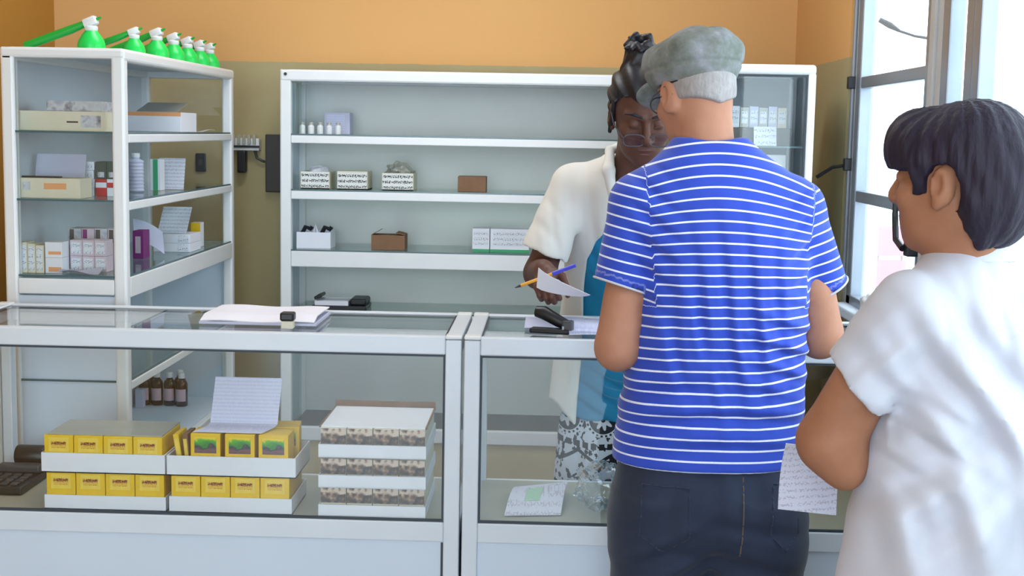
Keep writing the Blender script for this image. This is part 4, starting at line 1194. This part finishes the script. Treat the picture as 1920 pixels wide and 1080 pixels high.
    sf.add(loft([(.742, .364, 2.975, .212, .145, 0), (.80, .368, 2.975, .210, .142, 0), (.87, .373, 2.972, .207, .140, 0), (1.0, .383, 2.968, .196, .135, 0), (1.10, .388, 2.962, .190, .130, 0), (1.20, .382, 2.958, .192, .125, 0),
                 (1.28, .372, 2.955, .190, .114, 0), (1.345, .364, 2.960, .168, .098, 0), (1.39, .358, 2.968, .136, .085, 0), (1.43, .354, 2.978, .100, .075, 0), (1.462, .350, 2.986, .080, .068, 0)], 2.3), 0)
    sf.add(rc((.30, 2.965, 1.385), (.200, 2.962, 1.318), .060, .066), .05); sf.add(rc((.42, 2.965, 1.385), (.536, 2.962, 1.312), .060, .066), .05)
    SL = [((.200, 2.962, 1.318), (.166, 2.945, 1.152)), ((.538, 2.962, 1.312), (.618, 2.995, 1.150))]
    sf.add(sleeve(*SL[0], .067, .064, .020, .055, (-.10, 0, 0)), .022); sf.add(sleeve(*SL[1], .066, .050, .020, .043, (.10, 0, 0)), .022)
    sf.cut(rc((.346, 2.99, 1.452), (.34, 3.02, 1.56), .066, .066), .006)
    folds = [wave((1, 0, .12), .060, 0.0076, (.40, 2.83, 1.08), (.12, .12, .16), .4, .8), wave((.35, 0, 1), .055, 0.0071, (.53, 2.87, 1.02), (.10, .12, .10), 1.0, .9),
             wave((.25, 0, -1), .070, 0.0068, (.24, 2.87, .90), (.14, .14, .10), .2, .9), wave((.6, 0, .8), .050, 0.0076, (.225, 2.88, 1.24), (.045, .12, .14), .0, .6),
             wave((-.6, 0, .8), .050, 0.0068, (.545, 2.88, 1.24), (.04, .12, .12), .0, .6), wave((0, 0, 1), .065, 0.0059, (.40, 2.86, .86), (.2, .14, .07), .7, 1.4),
             wave((1, 0, .3), .075, 0.0051, (.33, 2.85, 1.0), (.10, .12, .14), 2.0, .7)]
    for fn in folds: sf.warp(fn)
    V, F = sf.mesh(2)
    x, y, z = V[:, 0], V[:, 1], V[:, 2]
    tor = z + .045 * np.clip((z - 1.16) / .2, 0, 1) * ((x - .365) / .19) ** 2 - .010 * np.sin((x - .2) * 9) * np.exp(-((z - 1.0) / .16) ** 2)
    tor = tor - .35 * np.clip(x - .46, 0, .2) * np.exp(-((z - .98) / .10) ** 2) * .6
    lseam = .210 + .10 * (1.35 - z); rseam = .552 - .04 * (1.35 - z) + 0
    st = tor.copy()
    L = (x < lseam) & (z > 1.10) & (x < .235); st[L] = (z + .22 * (x - .16))[L]
    Rr = (x > rseam + .02) & (z > 1.10); st[Rr] = (z - .34 * (x - .60))[Rr]
    for (a, b), q in zip(SL, (-1, 1)):
        a = np.array(a); b = np.array(b); dn = (b - a) / np.linalg.norm(b - a); nn = dn + np.array((q * .10, 0, 0))
        pl_ = (V - (b + dn * .020)) @ nn
        hm = (pl_ > -.018) & (pl_ < .012) & ((x < .208) if q < 0 else (x > .588)) & (z > 1.08)
        st[hm] = .7408 + .013
    st = st - .7408
    ts = mesh_obj('t_shirt', (V, F), 'stripes', root, st)
    for (a, b), q, r_ in zip(SL, (-1, 1), (.0640, .0498)):
        a = np.array(a); b = np.array(b); dn = (b - a) / np.linalg.norm(b - a); nn = dn + np.array((q * .10, 0, 0)); c_ = b + dn * .0165
        e1 = np.cross(dn, (0, 1, 0)); e1 /= np.linalg.norm(e1); e2 = np.cross(dn, e1); P = []
        for an in np.linspace(0, 2 * math.pi, 49):
            o_ = (e1 * math.cos(an) + e2 * math.sin(an)) * (r_ + .0008); P.append(tuple(c_ + o_ - dn * (o_ @ nn) / (dn @ nn)))
        o = MB().tube(P, .0026, 8, False).build('sleeve_hem', 'white_cloth', None, smooth=True); o.parent = ts; o.matrix_parent_inverse = Matrix.Translation(-root.location)
    # jeans
    jn = Field((.08, 2.76, .03), (.68, 3.20, .84), .006)
    jn.add(loft([(.52, .372, 2.97, .205, .100, 0), (.60, .371, 2.968, .220, .138, 0), (.68, .369, 2.968, .212, .143, 0), (.73, .368, 2.97, .200, .132, 0), (.80, .370, 2.97, .185, .12, 0)], 2.6), 0)
    for lx, ly in legs:
        sg_ = -1 if lx < .37 else 1
        jn.add(loft([(.06, lx - sg_ * .0, ly, .085, .09, 0), (.25, lx + sg_ * .003, ly, .100, .105, 0), (.45, lx + sg_ * .006, ly, .108, .122, 0), (.60, lx + sg_ * .006, ly, .111, .134, 0), (.66, lx + sg_ * .004, ly, .100, .130, 0)], 2.2), .03)
    jn.cut(rc((.374, 2.70, .47), (.374, 3.2, .47), .004, .004), .02); jn.cut(rc((.374, 2.80, .46), (.374, 2.80, .20), .004, .02), .03)
    jn.warp(wave((.3, 0, 1), .085, .006, (.45, 2.85, .55), (.15, .15, .10), 0, 1.0)); jn.warp(wave((-.5, 0, 1), .075, .006, (.27, 2.85, .52), (.12, .15, .12), 1, 1.0))
    jn.warp(wave((1, 0, .1), .09, .004, (.40, 2.85, .66), (.16, .15, .10), .5, .8))
    jn.keep(lambda X, Y, Z: .055 - Z)
    je = mesh_obj('jeans', jn.mesh(), 'denim', root)
    # back seam and pocket stitching, laid on the cloth
    D = jn
    def onback(x, z):
        ix = int(round((x - D.lo[0]) / D.h)); iz = int(round((z - D.lo[2]) / D.h)); col = D.D[ix, :, iz]
        k = int(np.argmax(col < 0)); return float(D.ax[1][k]) - .0035
    def stitch(pts, name, mt='denim_seam'):
        P = []
        for (x0, z0), (x1, z1) in zip(pts, pts[1:]):
            for t in np.linspace(0, 1, 22): P.append((x0 + (x1 - x0) * t, onback(x0 + (x1 - x0) * t, z0 + (z1 - z0) * t), z0 + (z1 - z0) * t))
        o = MB().tube(P, .0017, 6).build(name, mt, None); o.parent = je; o.matrix_parent_inverse = Matrix.Translation(-root.location)
    stitch([(.432, .735), (.434, .62), (.430, .56)], 'back_seam')
    stitch([(.215, .71), (.315, .71), (.318, .60), (.265, .565), (.212, .60), (.215, .71)], 'pocket_stitching', 'denim_pocket')
    stitch([(.50, .72), (.555, .715), (.560, .61), (.530, .575), (.495, .61), (.50, .72)], 'pocket_stitching', 'denim_pocket')
    for lx, ly in legs:
        s_ = Field((lx - .07, 2.86, -.002), (lx + .07, 3.22, .12), .005)
        s_.add(rc((lx, ly - .03, .045), (lx, ly + .13, .035), .045, .038), 0); s_.add(rc((lx, ly - .03, .05), (lx, ly - .03, .09), .043, .040), .02)
        s_.keep(lambda X, Y, Z: .002 - Z); mesh_obj('shoe', s_.mesh(), 'shoe', root)
    return root
build_man()

# ------------------------------------------------------------------ the woman in the white blouse
def build_woman():
    root = thing('person', (.70, 2.20, 0), 'woman with short dark hair in white blouse waiting behind the man', 'person')
    hd = Head((.652, 2.17, 1.406), rotm(math.radians(50), math.radians(1)), .98)
    yw = math.radians(30)
    body = Field((.36, 1.90, -.01), (.965, 2.62, 1.58), .005)
    hd.build(body, ear=.98)
    body.add(rc((.690, 2.185, 1.25), hd.w(0, -.025, -.06), .060, .056), .03)
    body.add(loft([(.78, .70, 2.2, .17, .12, yw), (1.0, .70, 2.2, .13, .105, yw), (1.2, .70, 2.195, .12, .085, yw), (1.27, .695, 2.19, .08, .06, yw), (1.32, .69, 2.19, .055, .05, yw)], 2.2), .03)
    arms = [((.565, 2.105, 1.215), (.470, 2.165, .975), (.520, 2.375, .925)), ((.830, 2.270, 1.215), (.875, 2.36, .96), (.70, 2.47, .94))]
    for i, (sh, eb, wr_) in enumerate(arms):
        body.add(rc(sh, eb, .042, .054 if i == 0 else .046), .02); body.add(rc(eb, wr_, .050, .028), .02)
        body.add(el(np.array(eb) + np.array((.024, -.010, -.040)), (.034, .036, .040)), .03)
    hand(body, arms[0][2], (.05, .9, -.42), (.95, -.1, -.2), (-.15, .45, .88), ((.55, .7, .4), (.6, .7, .4), (.65, .7, .4), (.7, .7, .4)), .5, .92)
    hand(body, arms[1][2], (-.9, .35, -.05), (0, -.9, -.2), (0, .2, .95), ((.4, .6, .4),) * 4, .4, .92)
    for lx in (.62, .78):
        body.add(rc((lx, 2.2, .80), (lx, 2.2, .45), .080, .055), .02); body.add(rc((lx, 2.2, .45), (lx, 2.19, .07), .052, .038), .02)
        body.add(rc((lx, 2.18, .045), (lx - .06, 2.32, .035), .034, .027), .02)
    mesh_obj('body', body.mesh(), 'skin_woman', root)
    # short layered hair
    hr = Field((.48, 1.98, 1.26), (.86, 2.40, 1.60), .004)
    hr.add(hd.el((0, -.020, .040), (.092, .112, .092)), 0)
    hr.add(hd.el((0, -.060, -.005), (.082, .076, .085)), .03)
    hr.add(hd.el((-.012, .060, .062), (.072, .054, .055)), .03)
    hr.add(hd.el((-.055, .045, .040), (.034, .052, .040)), .02)
    hr.add(hd.rc((-.072, .030, .030), (-.070, .034, -.016), .018, .008), .015)
    hr.add(hd.el((0, -.075, -.055), (.055, .036, .050)), .03)
    hr.add(hd.rc((-.062, -.058, -.03), (-.046, -.066, -.098), .024, .010), .02)
    def hk(X, Y, Z):
        x, y, z = hd.local(X, Y, Z)
        face = np.minimum(np.minimum(y - .020 - .9 * (z > .020) * .2, .030 - z), .06)
        ear = .030 - np.sqrt((y + .010) ** 2 + ((z + .012) / 1.35) ** 2) + np.maximum(.045 - np.abs(x), 0)
        low = -.112 - z
        fr = np.minimum(y - .040, .018 - z)
        return np.maximum(np.maximum(fr, ear), low)
    hr.keep(hk)
    def strands(X, Y, Z):
        x, y, z = hd.local(X, Y, Z)
        a = np.arctan2(x, -y)
        return -.0012 * np.sin(22 * a + 22 * z + 2 * np.sin(30 * z)) - .0009 * np.sin(47 * a - 30 * z) - .0022 * np.sin(32 * y + 30 * z)
    hr.warp(strands); mesh_obj('hair', hr.mesh(1), 'hair_dark', root)
    # blouse with stand collar and short sleeve
    bf = Field((.40, 1.88, .68), (.968, 2.52, 1.36), .005)
    bf.add(loft([(.705, .715, 2.20, .232, .172, yw), (.80, .712, 2.20, .218, .165, yw), (.90, .710, 2.20, .200, .155, yw), (1.0, .708, 2.20, .178, .145, yw), (1.10, .704, 2.195, .176, .138, yw), (1.18, .70, 2.19, .172, .122, yw),
                 (1.225, .695, 2.185, .140, .098, yw), (1.262, .694, 2.186, .098, .080, yw), (1.300, .694, 2.188, .072, .066, yw)], 2.3), 0)
    bf.add(rc((.655, 2.155, 1.235), (.572, 2.108, 1.195), .050, .064), .04); bf.add(rc((.735, 2.20, 1.235), (.828, 2.265, 1.195), .050, .062), .04)
    a, b = np.array((.575, 2.108, 1.195)), np.array((.512, 2.140, 1.080))
    bf.add(sleeve(a, b, .066, .072, .014, .060, (-.50, 0, 0)), .02)
    a2, b2 = np.array((.825, 2.268, 1.205)), np.array((.862, 2.330, 1.08)); bf.add(sleeve(a2, b2, .066, .068, .012, .056), .02)
    bf.cut(rc((.691, 2.185, 1.296), (.680, 2.18, 1.42), .061, .063), .004)
    for fn in (wave((.80, 0, .60), .085, .0075, (.66, 2.06, 1.08), (.17, .18, .17), .3, .7), wave((.95, .1, -.3), .12, .008, (.80, 2.06, .95), (.14, .2, .2), .4, .6), wave((.8, 0, .5), .11, .007, (.72, 2.05, 1.0), (.2, .2, .2), 1.9, .5), wave((.9, 0, .35), .10, .009, (.66, 2.05, .86), (.20, .22, .16), 1.0, .8), wave((.62, 0, -.78), .09, .008, (.60, 2.05, .93), (.12, .2, .12), .6, .5),
               wave((.5, 0, .85), .055, .0045, (.60, 2.06, 1.00), (.10, .14, .09), .2, .8), wave((.7, .2, -.7), .05, .004, (.52, 2.07, 1.13), (.07, .12, .08), .8, .6),
               wave((1, .2, .1), .05, .0035, (.72, 2.06, 1.2), (.12, .12, .08), .0, .5)):
        bf.warp(fn)
    bl_ = mesh_obj('blouse', bf.mesh(2), 'white_cloth', root)
    cl = Field((.58, 2.08, 1.28), (.80, 2.30, 1.37), .003)
    cl.add(loft([(1.268, .693, 2.184, .082, .074, yw), (1.318, .691, 2.183, .071, .067, yw)], 2.1), 0)
    cl.keep(lambda X, Y, Z: (Y - 2.19) + .5 * (Z - 1.30))
    cl.cut(rc((.690, 2.184, 1.25), (.686, 2.182, 1.45), .0645, .0645), .002)
    o = mesh_obj('collar', cl.mesh(), 'white_cloth', None); o.parent = bl_; o.matrix_parent_inverse = Matrix.Translation(-root.location)
    sk = Field((.42, 1.95, .36), (.965, 2.45, .78), .007)
    sk.add(loft([(.40, .71, 2.2, .21, .16, yw), (.60, .71, 2.2, .205, .15, yw), (.76, .71, 2.2, .19, .14, yw)], 2.2), 0)
    mesh_obj('skirt', sk.mesh(), 'skirt_dark', root)
    for lx in (.62, .78):
        s_ = Field((lx - .14, 2.08, -.002), (lx + .07, 2.40, .10), .005)
        s_.add(rc((lx, 2.16, .04), (lx - .06, 2.32, .032), .040, .034), 0); s_.keep(lambda X, Y, Z: .002 - Z)
        mesh_obj('shoe', s_.mesh(), 'shoe', root)
    return root
build_woman()
f = lambda u, v: (.438 + .115 * u + .010 * v, 2.440 + .03 * u + .02 * math.sin(v * 3), .780 + .125 * v - .018 * u)
solo(MB().sheet(f, 8, 8, .0012), 'prescription_slip', 'label_print', (.49, 2.45, .84), "printed paper slip held in the waiting woman's left hand", 'paper', smooth=True)

# ------------------------------------------------------------------ the clerk behind the counter
def build_clerk():
    root = thing('person', (.21, 3.96, 0), 'clerk with braided hair and glasses, in open white coat, leaning over the counter', 'person')
    hd = Head((.233, 3.46, 1.522), rotm(math.pi + .06, math.radians(24)), 1.0)
    def cy(z): return float(np.interp(z, [.3, .85, 1.0, 1.2, 1.34, 1.40], [3.99, 3.98, 3.93, 3.76, 3.64, 3.59]))
    body = Field((-.14, 3.26, -.01), (.58, 4.16, 1.68), .004)
    hd.build(body, nose=1.0, lip=1.15)
    body.add(rc((.225, 3.60, 1.36), hd.w(0, -.03, -.05), .058, .054), .03)
    body.add(loft([(.82, .21, cy(.82), .155, .11, 0), (1.0, .21, cy(1.0), .13, .10, 0), (1.2, .215, cy(1.2), .12, .085, 0), (1.33, .22, cy(1.33), .10, .06, 0), (1.39, .224, cy(1.39), .055, .05, 0)], 2.2), .03)
    arms = [((.055, 3.65, 1.335), (-.024, 3.655, 1.085), (-.012, 3.490, 1.110)), ((.395, 3.65, 1.33), (.44, 3.62, 1.06), (.30, 3.44, 1.03))]
    for sh, eb, wr_ in arms:
        body.add(rc(sh, eb, .038, .042), .02); body.add(rc(eb, wr_, .042, .028), .02)
    hand(body, (-.012, 3.488, 1.110), (.06, -.90, -.42), (.35, .40, -.85), (.85, -.25, .40), ((.8, 1.0, .6), (.85, 1.05, .6), (.9, 1.05, .6), (.95, 1.05, .6)), .7, .92)
    hand(body, arms[1][2], (-.75, -.5, -.25), (0, .3, -.9), (-.3, -.8, .2), ((.3, .4, .3),) * 4, .4, .95)
    for lx in (.13, .29):
        body.add(rc((lx, 3.99, .84), (lx, 3.99, .45), .085, .058), .02); body.add(rc((lx, 3.99, .45), (lx, 4.0, .07), .054, .038), .02)
        body.add(rc((lx, 4.0, .045), (lx, 3.87, .035), .034, .027), .02)
    VF = body.mesh(); bo = mesh_obj('body', VF, 'skin_clerk', root)
    lp_ = Field((.18, 3.30, 1.40), (.30, 3.46, 1.50), .002)
    lp_.add(hd.el((0, .0845, -.060), (.0225, .0108, .0058)), 0); lp_.add(hd.el((0, .0818, -.0725), (.020, .0110, .0066)), .002)
    lp_.cut(hd.rc((-.022, .096, -.0662), (.022, .096, -.0662), .0016, .0016), .001)
    mesh_obj('lips', lp_.mesh(), 'lips', root)
    for q in (-1, 1):
        bw = Field((.14, 3.26, 1.46), (.34, 3.46, 1.62), .002)
        bw.add(hd.rc((q * .014, .0935, .030), (q * .036, .0890, .036), .0032, .0036), .004); bw.add(hd.rc((q * .036, .0890, .036), (q * .054, .0715, .030), .0036, .0022), .004)
        mesh_obj('eyebrow', bw.mesh(), 'hair_black', root)
    # braids swept up from the hairline into a knot
    hr = Field((.09, 3.30, 1.42), (.40, 3.66, 1.80), .0035)
    hr.add(hd.el((0, -.020, .038), (.0905, .107, .101)), 0)
    hr.add(hd.el((0, -.062, -.01), (.064, .062, .075)), .02)
    def hk(X, Y, Z):
        x, y, z = hd.local(X, Y, Z)
        fr = np.minimum(y - .052 + .25 * np.abs(x), .066 - z + .4 * np.maximum(0, np.abs(x) - .045))
        side = np.minimum(y + .008, .045 - z)
        return np.maximum(np.maximum(fr, side), -.08 - z)
    hr.keep(hk)
    def corn(X, Y, Z):
        x, y, z = hd.local(X, Y, Z)
        a = np.arctan2(x, z - .0)
        return -.0035 * np.cos(a * 17)
    hr.warp(corn)
    top = hd.w(.012, -.070, .118)
    rnd = random.Random(7)
    for k in range(11):
        a = k * 2 * math.pi / 11; r0 = .034
        c0 = hd.w(.010 + r0 * 1.3 * math.cos(a), -.030 + r0 * math.sin(a), .110); c1 = hd.w(.012 + .030 * math.cos(a + .5), -.045 + .03 * math.sin(a + .5), .142 + .016 * rnd.random()); c2 = hd.w(.012 + .022 * math.cos(a + 1.4), -.045 + .022 * math.sin(a + 1.4), .165 + .028 * rnd.random())
        hr.add(rc(c0, c1, .011, .011), .006); hr.add(rc(c1, c2, .011, .009), .004)
        c3 = hd.w(.012 + .042 * math.cos(a + 2.0), -.045 + .040 * math.sin(a + 2.0), .158 + .02 * rnd.random()); hr.add(rc(c2, c3, .009, .006), .003)
    for p in ((-.050, .0, .118), (-.044, -.03, .138), (-.030, .010, .128)): hr.add(rc(hd.w(*p), hd.w(p[0] * .5, p[1] - .02, p[2] + .018), .010, .011), .004)
    hr.add(hd.rc((.076, .012, .04), (.082, -.002, -.050), .008, .006), .006); hr.add(hd.rc((-.076, .012, .04), (-.082, -.002, -.050), .008, .006), .006)
    mesh_obj('braided_hair', hr.mesh(1), 'hair_black', root)
    gl = thing('glasses', (0, 0, 0), None, None); gl.parent = root; gl.location = tuple(-v for v in root.location)
    def loop(q):
        pts = []
        for a in np.linspace(0, 2 * math.pi, 29):
            c, s_ = math.cos(a), math.sin(a)
            pts.append(tuple(hd.w(q * .033 + .027 * abs(c) ** .7 * np.sign(c), .112, -.024 + .016 * abs(s_) ** .7 * np.sign(s_))))
        return pts
    g = MB()
    for q in (-1, 1): g.tube(loop(q), .0017, 6, False)
    g.tube([tuple(hd.w(-.007, .113, -.020)), tuple(hd.w(0, .116, -.018)), tuple(hd.w(.007, .113, -.020))], .0016, 6)
    for q in (-1, 1): g.tube([tuple(hd.w(q * .060, .110, -.018)), tuple(hd.w(q * .080, .06, -.004)), tuple(hd.w(q * .084, -.01, .014))], .0018, 6)
    g.build('frame', 'darkgrey', gl, False)
    for q in (-1, 1):
        b = MB(); vs = [b.bm.verts.new(p) for p in loop(q)[:-1]]; b.bm.faces.new(vs); b.build('lens', 'lens', gl, False)
    # turquoise top
    tf = Field((.02, 3.48, .60), (.42, 4.16, 1.36), .006)
    tk = [(.63, .215, 3.985, .168, .135, 0), (.78, .215, 3.985, .165, .135, 0), (.90, .215, 3.965, .152, .125, 0)] + [(z, .217, cy(z), r, .118, 0) for z, r in ((1.0, .146), (1.1, .152), (1.2, .156), (1.28, .145))] + [(1.325, .22, cy(1.325), .115, .09, 0)]
    tf.add(loft(tk, 2.3), 0)
    tf.cut(el((.225, 3.47, 1.37), (.085, .11, .12)), .01)
    tf.warp(wave((.6, 0, 1), .05, .004, (.14, 3.86, .72), (.12, .15, .12), 0, .7)); tf.warp(wave((1, 0, .5), .06, .0035, (.16, 3.7, 1.1), (.12, .2, .12), 0, .7))
    mesh_obj('turquoise_top', tf.mesh(), 'turquoise', root)
    # open white coat with short sleeves and lapels
    cf = Field((-.16, 3.40, .56), (.60, 4.20, 1.46), .005)
    ck = [(.60, .215, 3.995, .212, .155, 0), (.78, .215, 3.99, .195, .152, 0), (.92, .216, 3.965, .180, .142, 0)] + [(z, .218, cy(z), r, ry, 0) for z, r, ry in ((1.05, .172, .135), (1.15, .176, .134), (1.25, .176, .128), (1.32, .160, .110))] + [(1.365, .22, cy(1.365) + .01, .125, .088, 0), (1.41, .224, cy(1.40) + .01, .082, .07, 0)]
    cf.add(loft(ck, 2.3), 0)
    cf.add(rc((.16, 3.65, 1.355), (.065, 3.655, 1.330), .050, .058), .04); cf.add(rc((.28, 3.65, 1.355), (.385, 3.655, 1.325), .050, .058), .04)
    for a_, b_ in (((.060, 3.655, 1.325), (-.010, 3.650, 1.150)), ((.388, 3.655, 1.32), (.440, 3.63, 1.15))):
        cf.add(sleeve(a_, b_, .060, .066, .010, .054), .015)
    # opening down the front, narrowing to the neck
    zz_ = np.array([.55, .68, .80, 1.0, 1.12, 1.2, 1.3, 1.36, 1.45]); ol = np.array([.085, .095, .102, .102, .106, .145, .166, .170, .165]); orr = np.array([.36, .34, .33, .30, .29, .28, .275, .275, .28])
    cyz = np.array([cy(z) for z in zz_])
    def opening(X, Y, Z):
        l_, r_, c_ = np.interp(Z, zz_, ol), np.interp(Z, zz_, orr), np.interp(Z, zz_, cyz)
        return np.maximum(np.maximum(l_ - X, X - r_), Y - (c_ - .02))
    cf.cut((opening, np.array((.05, 3.3, .5)), np.array((.42, 4.1, 1.5))), .006)
    cf.cut(rc((.224, 3.59, 1.38), (.23, 3.52, 1.48), .066, .068), .006)
    # slanted lower corners
    cf.keep(lambda X, Y, Z: (.690 - .0 - Z) - 1.1 * np.clip(X - .015, 0, .085) + 2.2 * np.clip(X - .3, 0, .2) * 0 - .30 * np.clip(Y - 3.9, 0, .1))
    for fn in (wave((1, 0, .15), .055, .004, (.09, 3.60, 1.18), (.10, .15, .16), .2, .6), wave((1, 0, -.2), .06, .004, (.07, 3.84, .80), (.12, .15, .14), .9, .6), wave((.7, .3, .6), .06, .0018, (.0, 3.6, 1.22), (.06, .1, .08), 0, .5)):
        cf.warp(fn)
    co = mesh_obj('white_coat', cf.mesh(2), 'coat_cloth', root)
    la = Field((.10, 3.42, 1.20), (.36, 3.66, 1.46), .003)
    for q in (-1, 1):
        p0 = (.226 + q * .070, 3.575, 1.425); p1 = (.226 + q * .075, 3.515, 1.375); p2 = (.226 + q * .058, 3.525, 1.285)
        la.add(rc(p0, p1, .012, .016), 0); la.add(rc(p1, p2, .016, .010), .01)
    la.add(rc((.156, 3.575, 1.425), (.19, 3.63, 1.44), .012, .012), .008); la.add(rc((.19, 3.63, 1.44), (.26, 3.63, 1.44), .012, .012), .008); la.add(rc((.26, 3.63, 1.44), (.296, 3.575, 1.425), .012, .012), .008)
    o = mesh_obj('collar', la.mesh(), 'coat_cloth', None); o.parent = co; o.matrix_parent_inverse = Matrix.Translation(-root.location)
    # patterned skirt
    sk = Field((-.02, 3.80, .26), (.46, 4.22, .82), .006)
    sk.add(loft([(.29, .215, 4.0, .195, .155, 0), (.50, .215, 3.995, .181, .146, 0), (.62, .215, 3.99, .168, .134, 0), (.68, .215, 3.99, .148, .112, 0), (.80, .215, 3.985, .135, .10, 0)], 2.2), 0)
    sk.warp(wave((1, 0, 0), .08, .006, (.2, 3.86, .40), (.25, .2, .2), 0, .5))
    mesh_obj('skirt', sk.mesh(), 'skirt_print', root)
    for lx in (.13, .29):
        s_ = Field((lx - .07, 3.80, -.002), (lx + .07, 4.10, .10), .005)
        s_.add(rc((lx, 4.01, .04), (lx, 3.87, .032), .040, .034), 0); s_.keep(lambda X, Y, Z: .002 - Z)
        mesh_obj('shoe', s_.mesh(), 'shoe', root)
    return root
build_clerk()
t = thing('pen', (-.01, 3.39, 1.10), "orange barrelled pen with blue cap held in the clerk's right hand", 'pen')
p0, p1 = Vector((-.0855, 3.392, 1.074)), Vector((.068, 3.375, 1.137)); d_ = (p1 - p0)
MB().tube([p0 + d_ * .10, p0 + d_ * .62], .0042, 10).build('barrel', 'pen_orange', t)
MB().tube([p0, p0 + d_ * .10], [.0010, .0042], 10).build('tip', 'darkgrey', t)
MB().tube([p0 + d_ * .62, p1], .0052, 10).build('cap', 'pen_blue', t)
f = lambda u, v: (-.028 + .132 * u + .006 * v, 3.345 + .10 * v, 1.128 - .060 * u ** .75 - .030 * v * (1 - .6 * u) + .008 * math.sin(u * 3))
f = lambda u, v: (-.026 + .132 * u - .004 * v, 3.340 + .035 * v, 1.132 - .066 * u ** .8 - .048 * v * (1 - u) ** .8 - .006 * v)
solo(MB().sheet(f, 10, 8, .001), 'paper_slip', 'paper', (.04, 3.38, 1.07), "white paper slip held in the clerk's right hand above the stapler", 'paper', smooth=True)
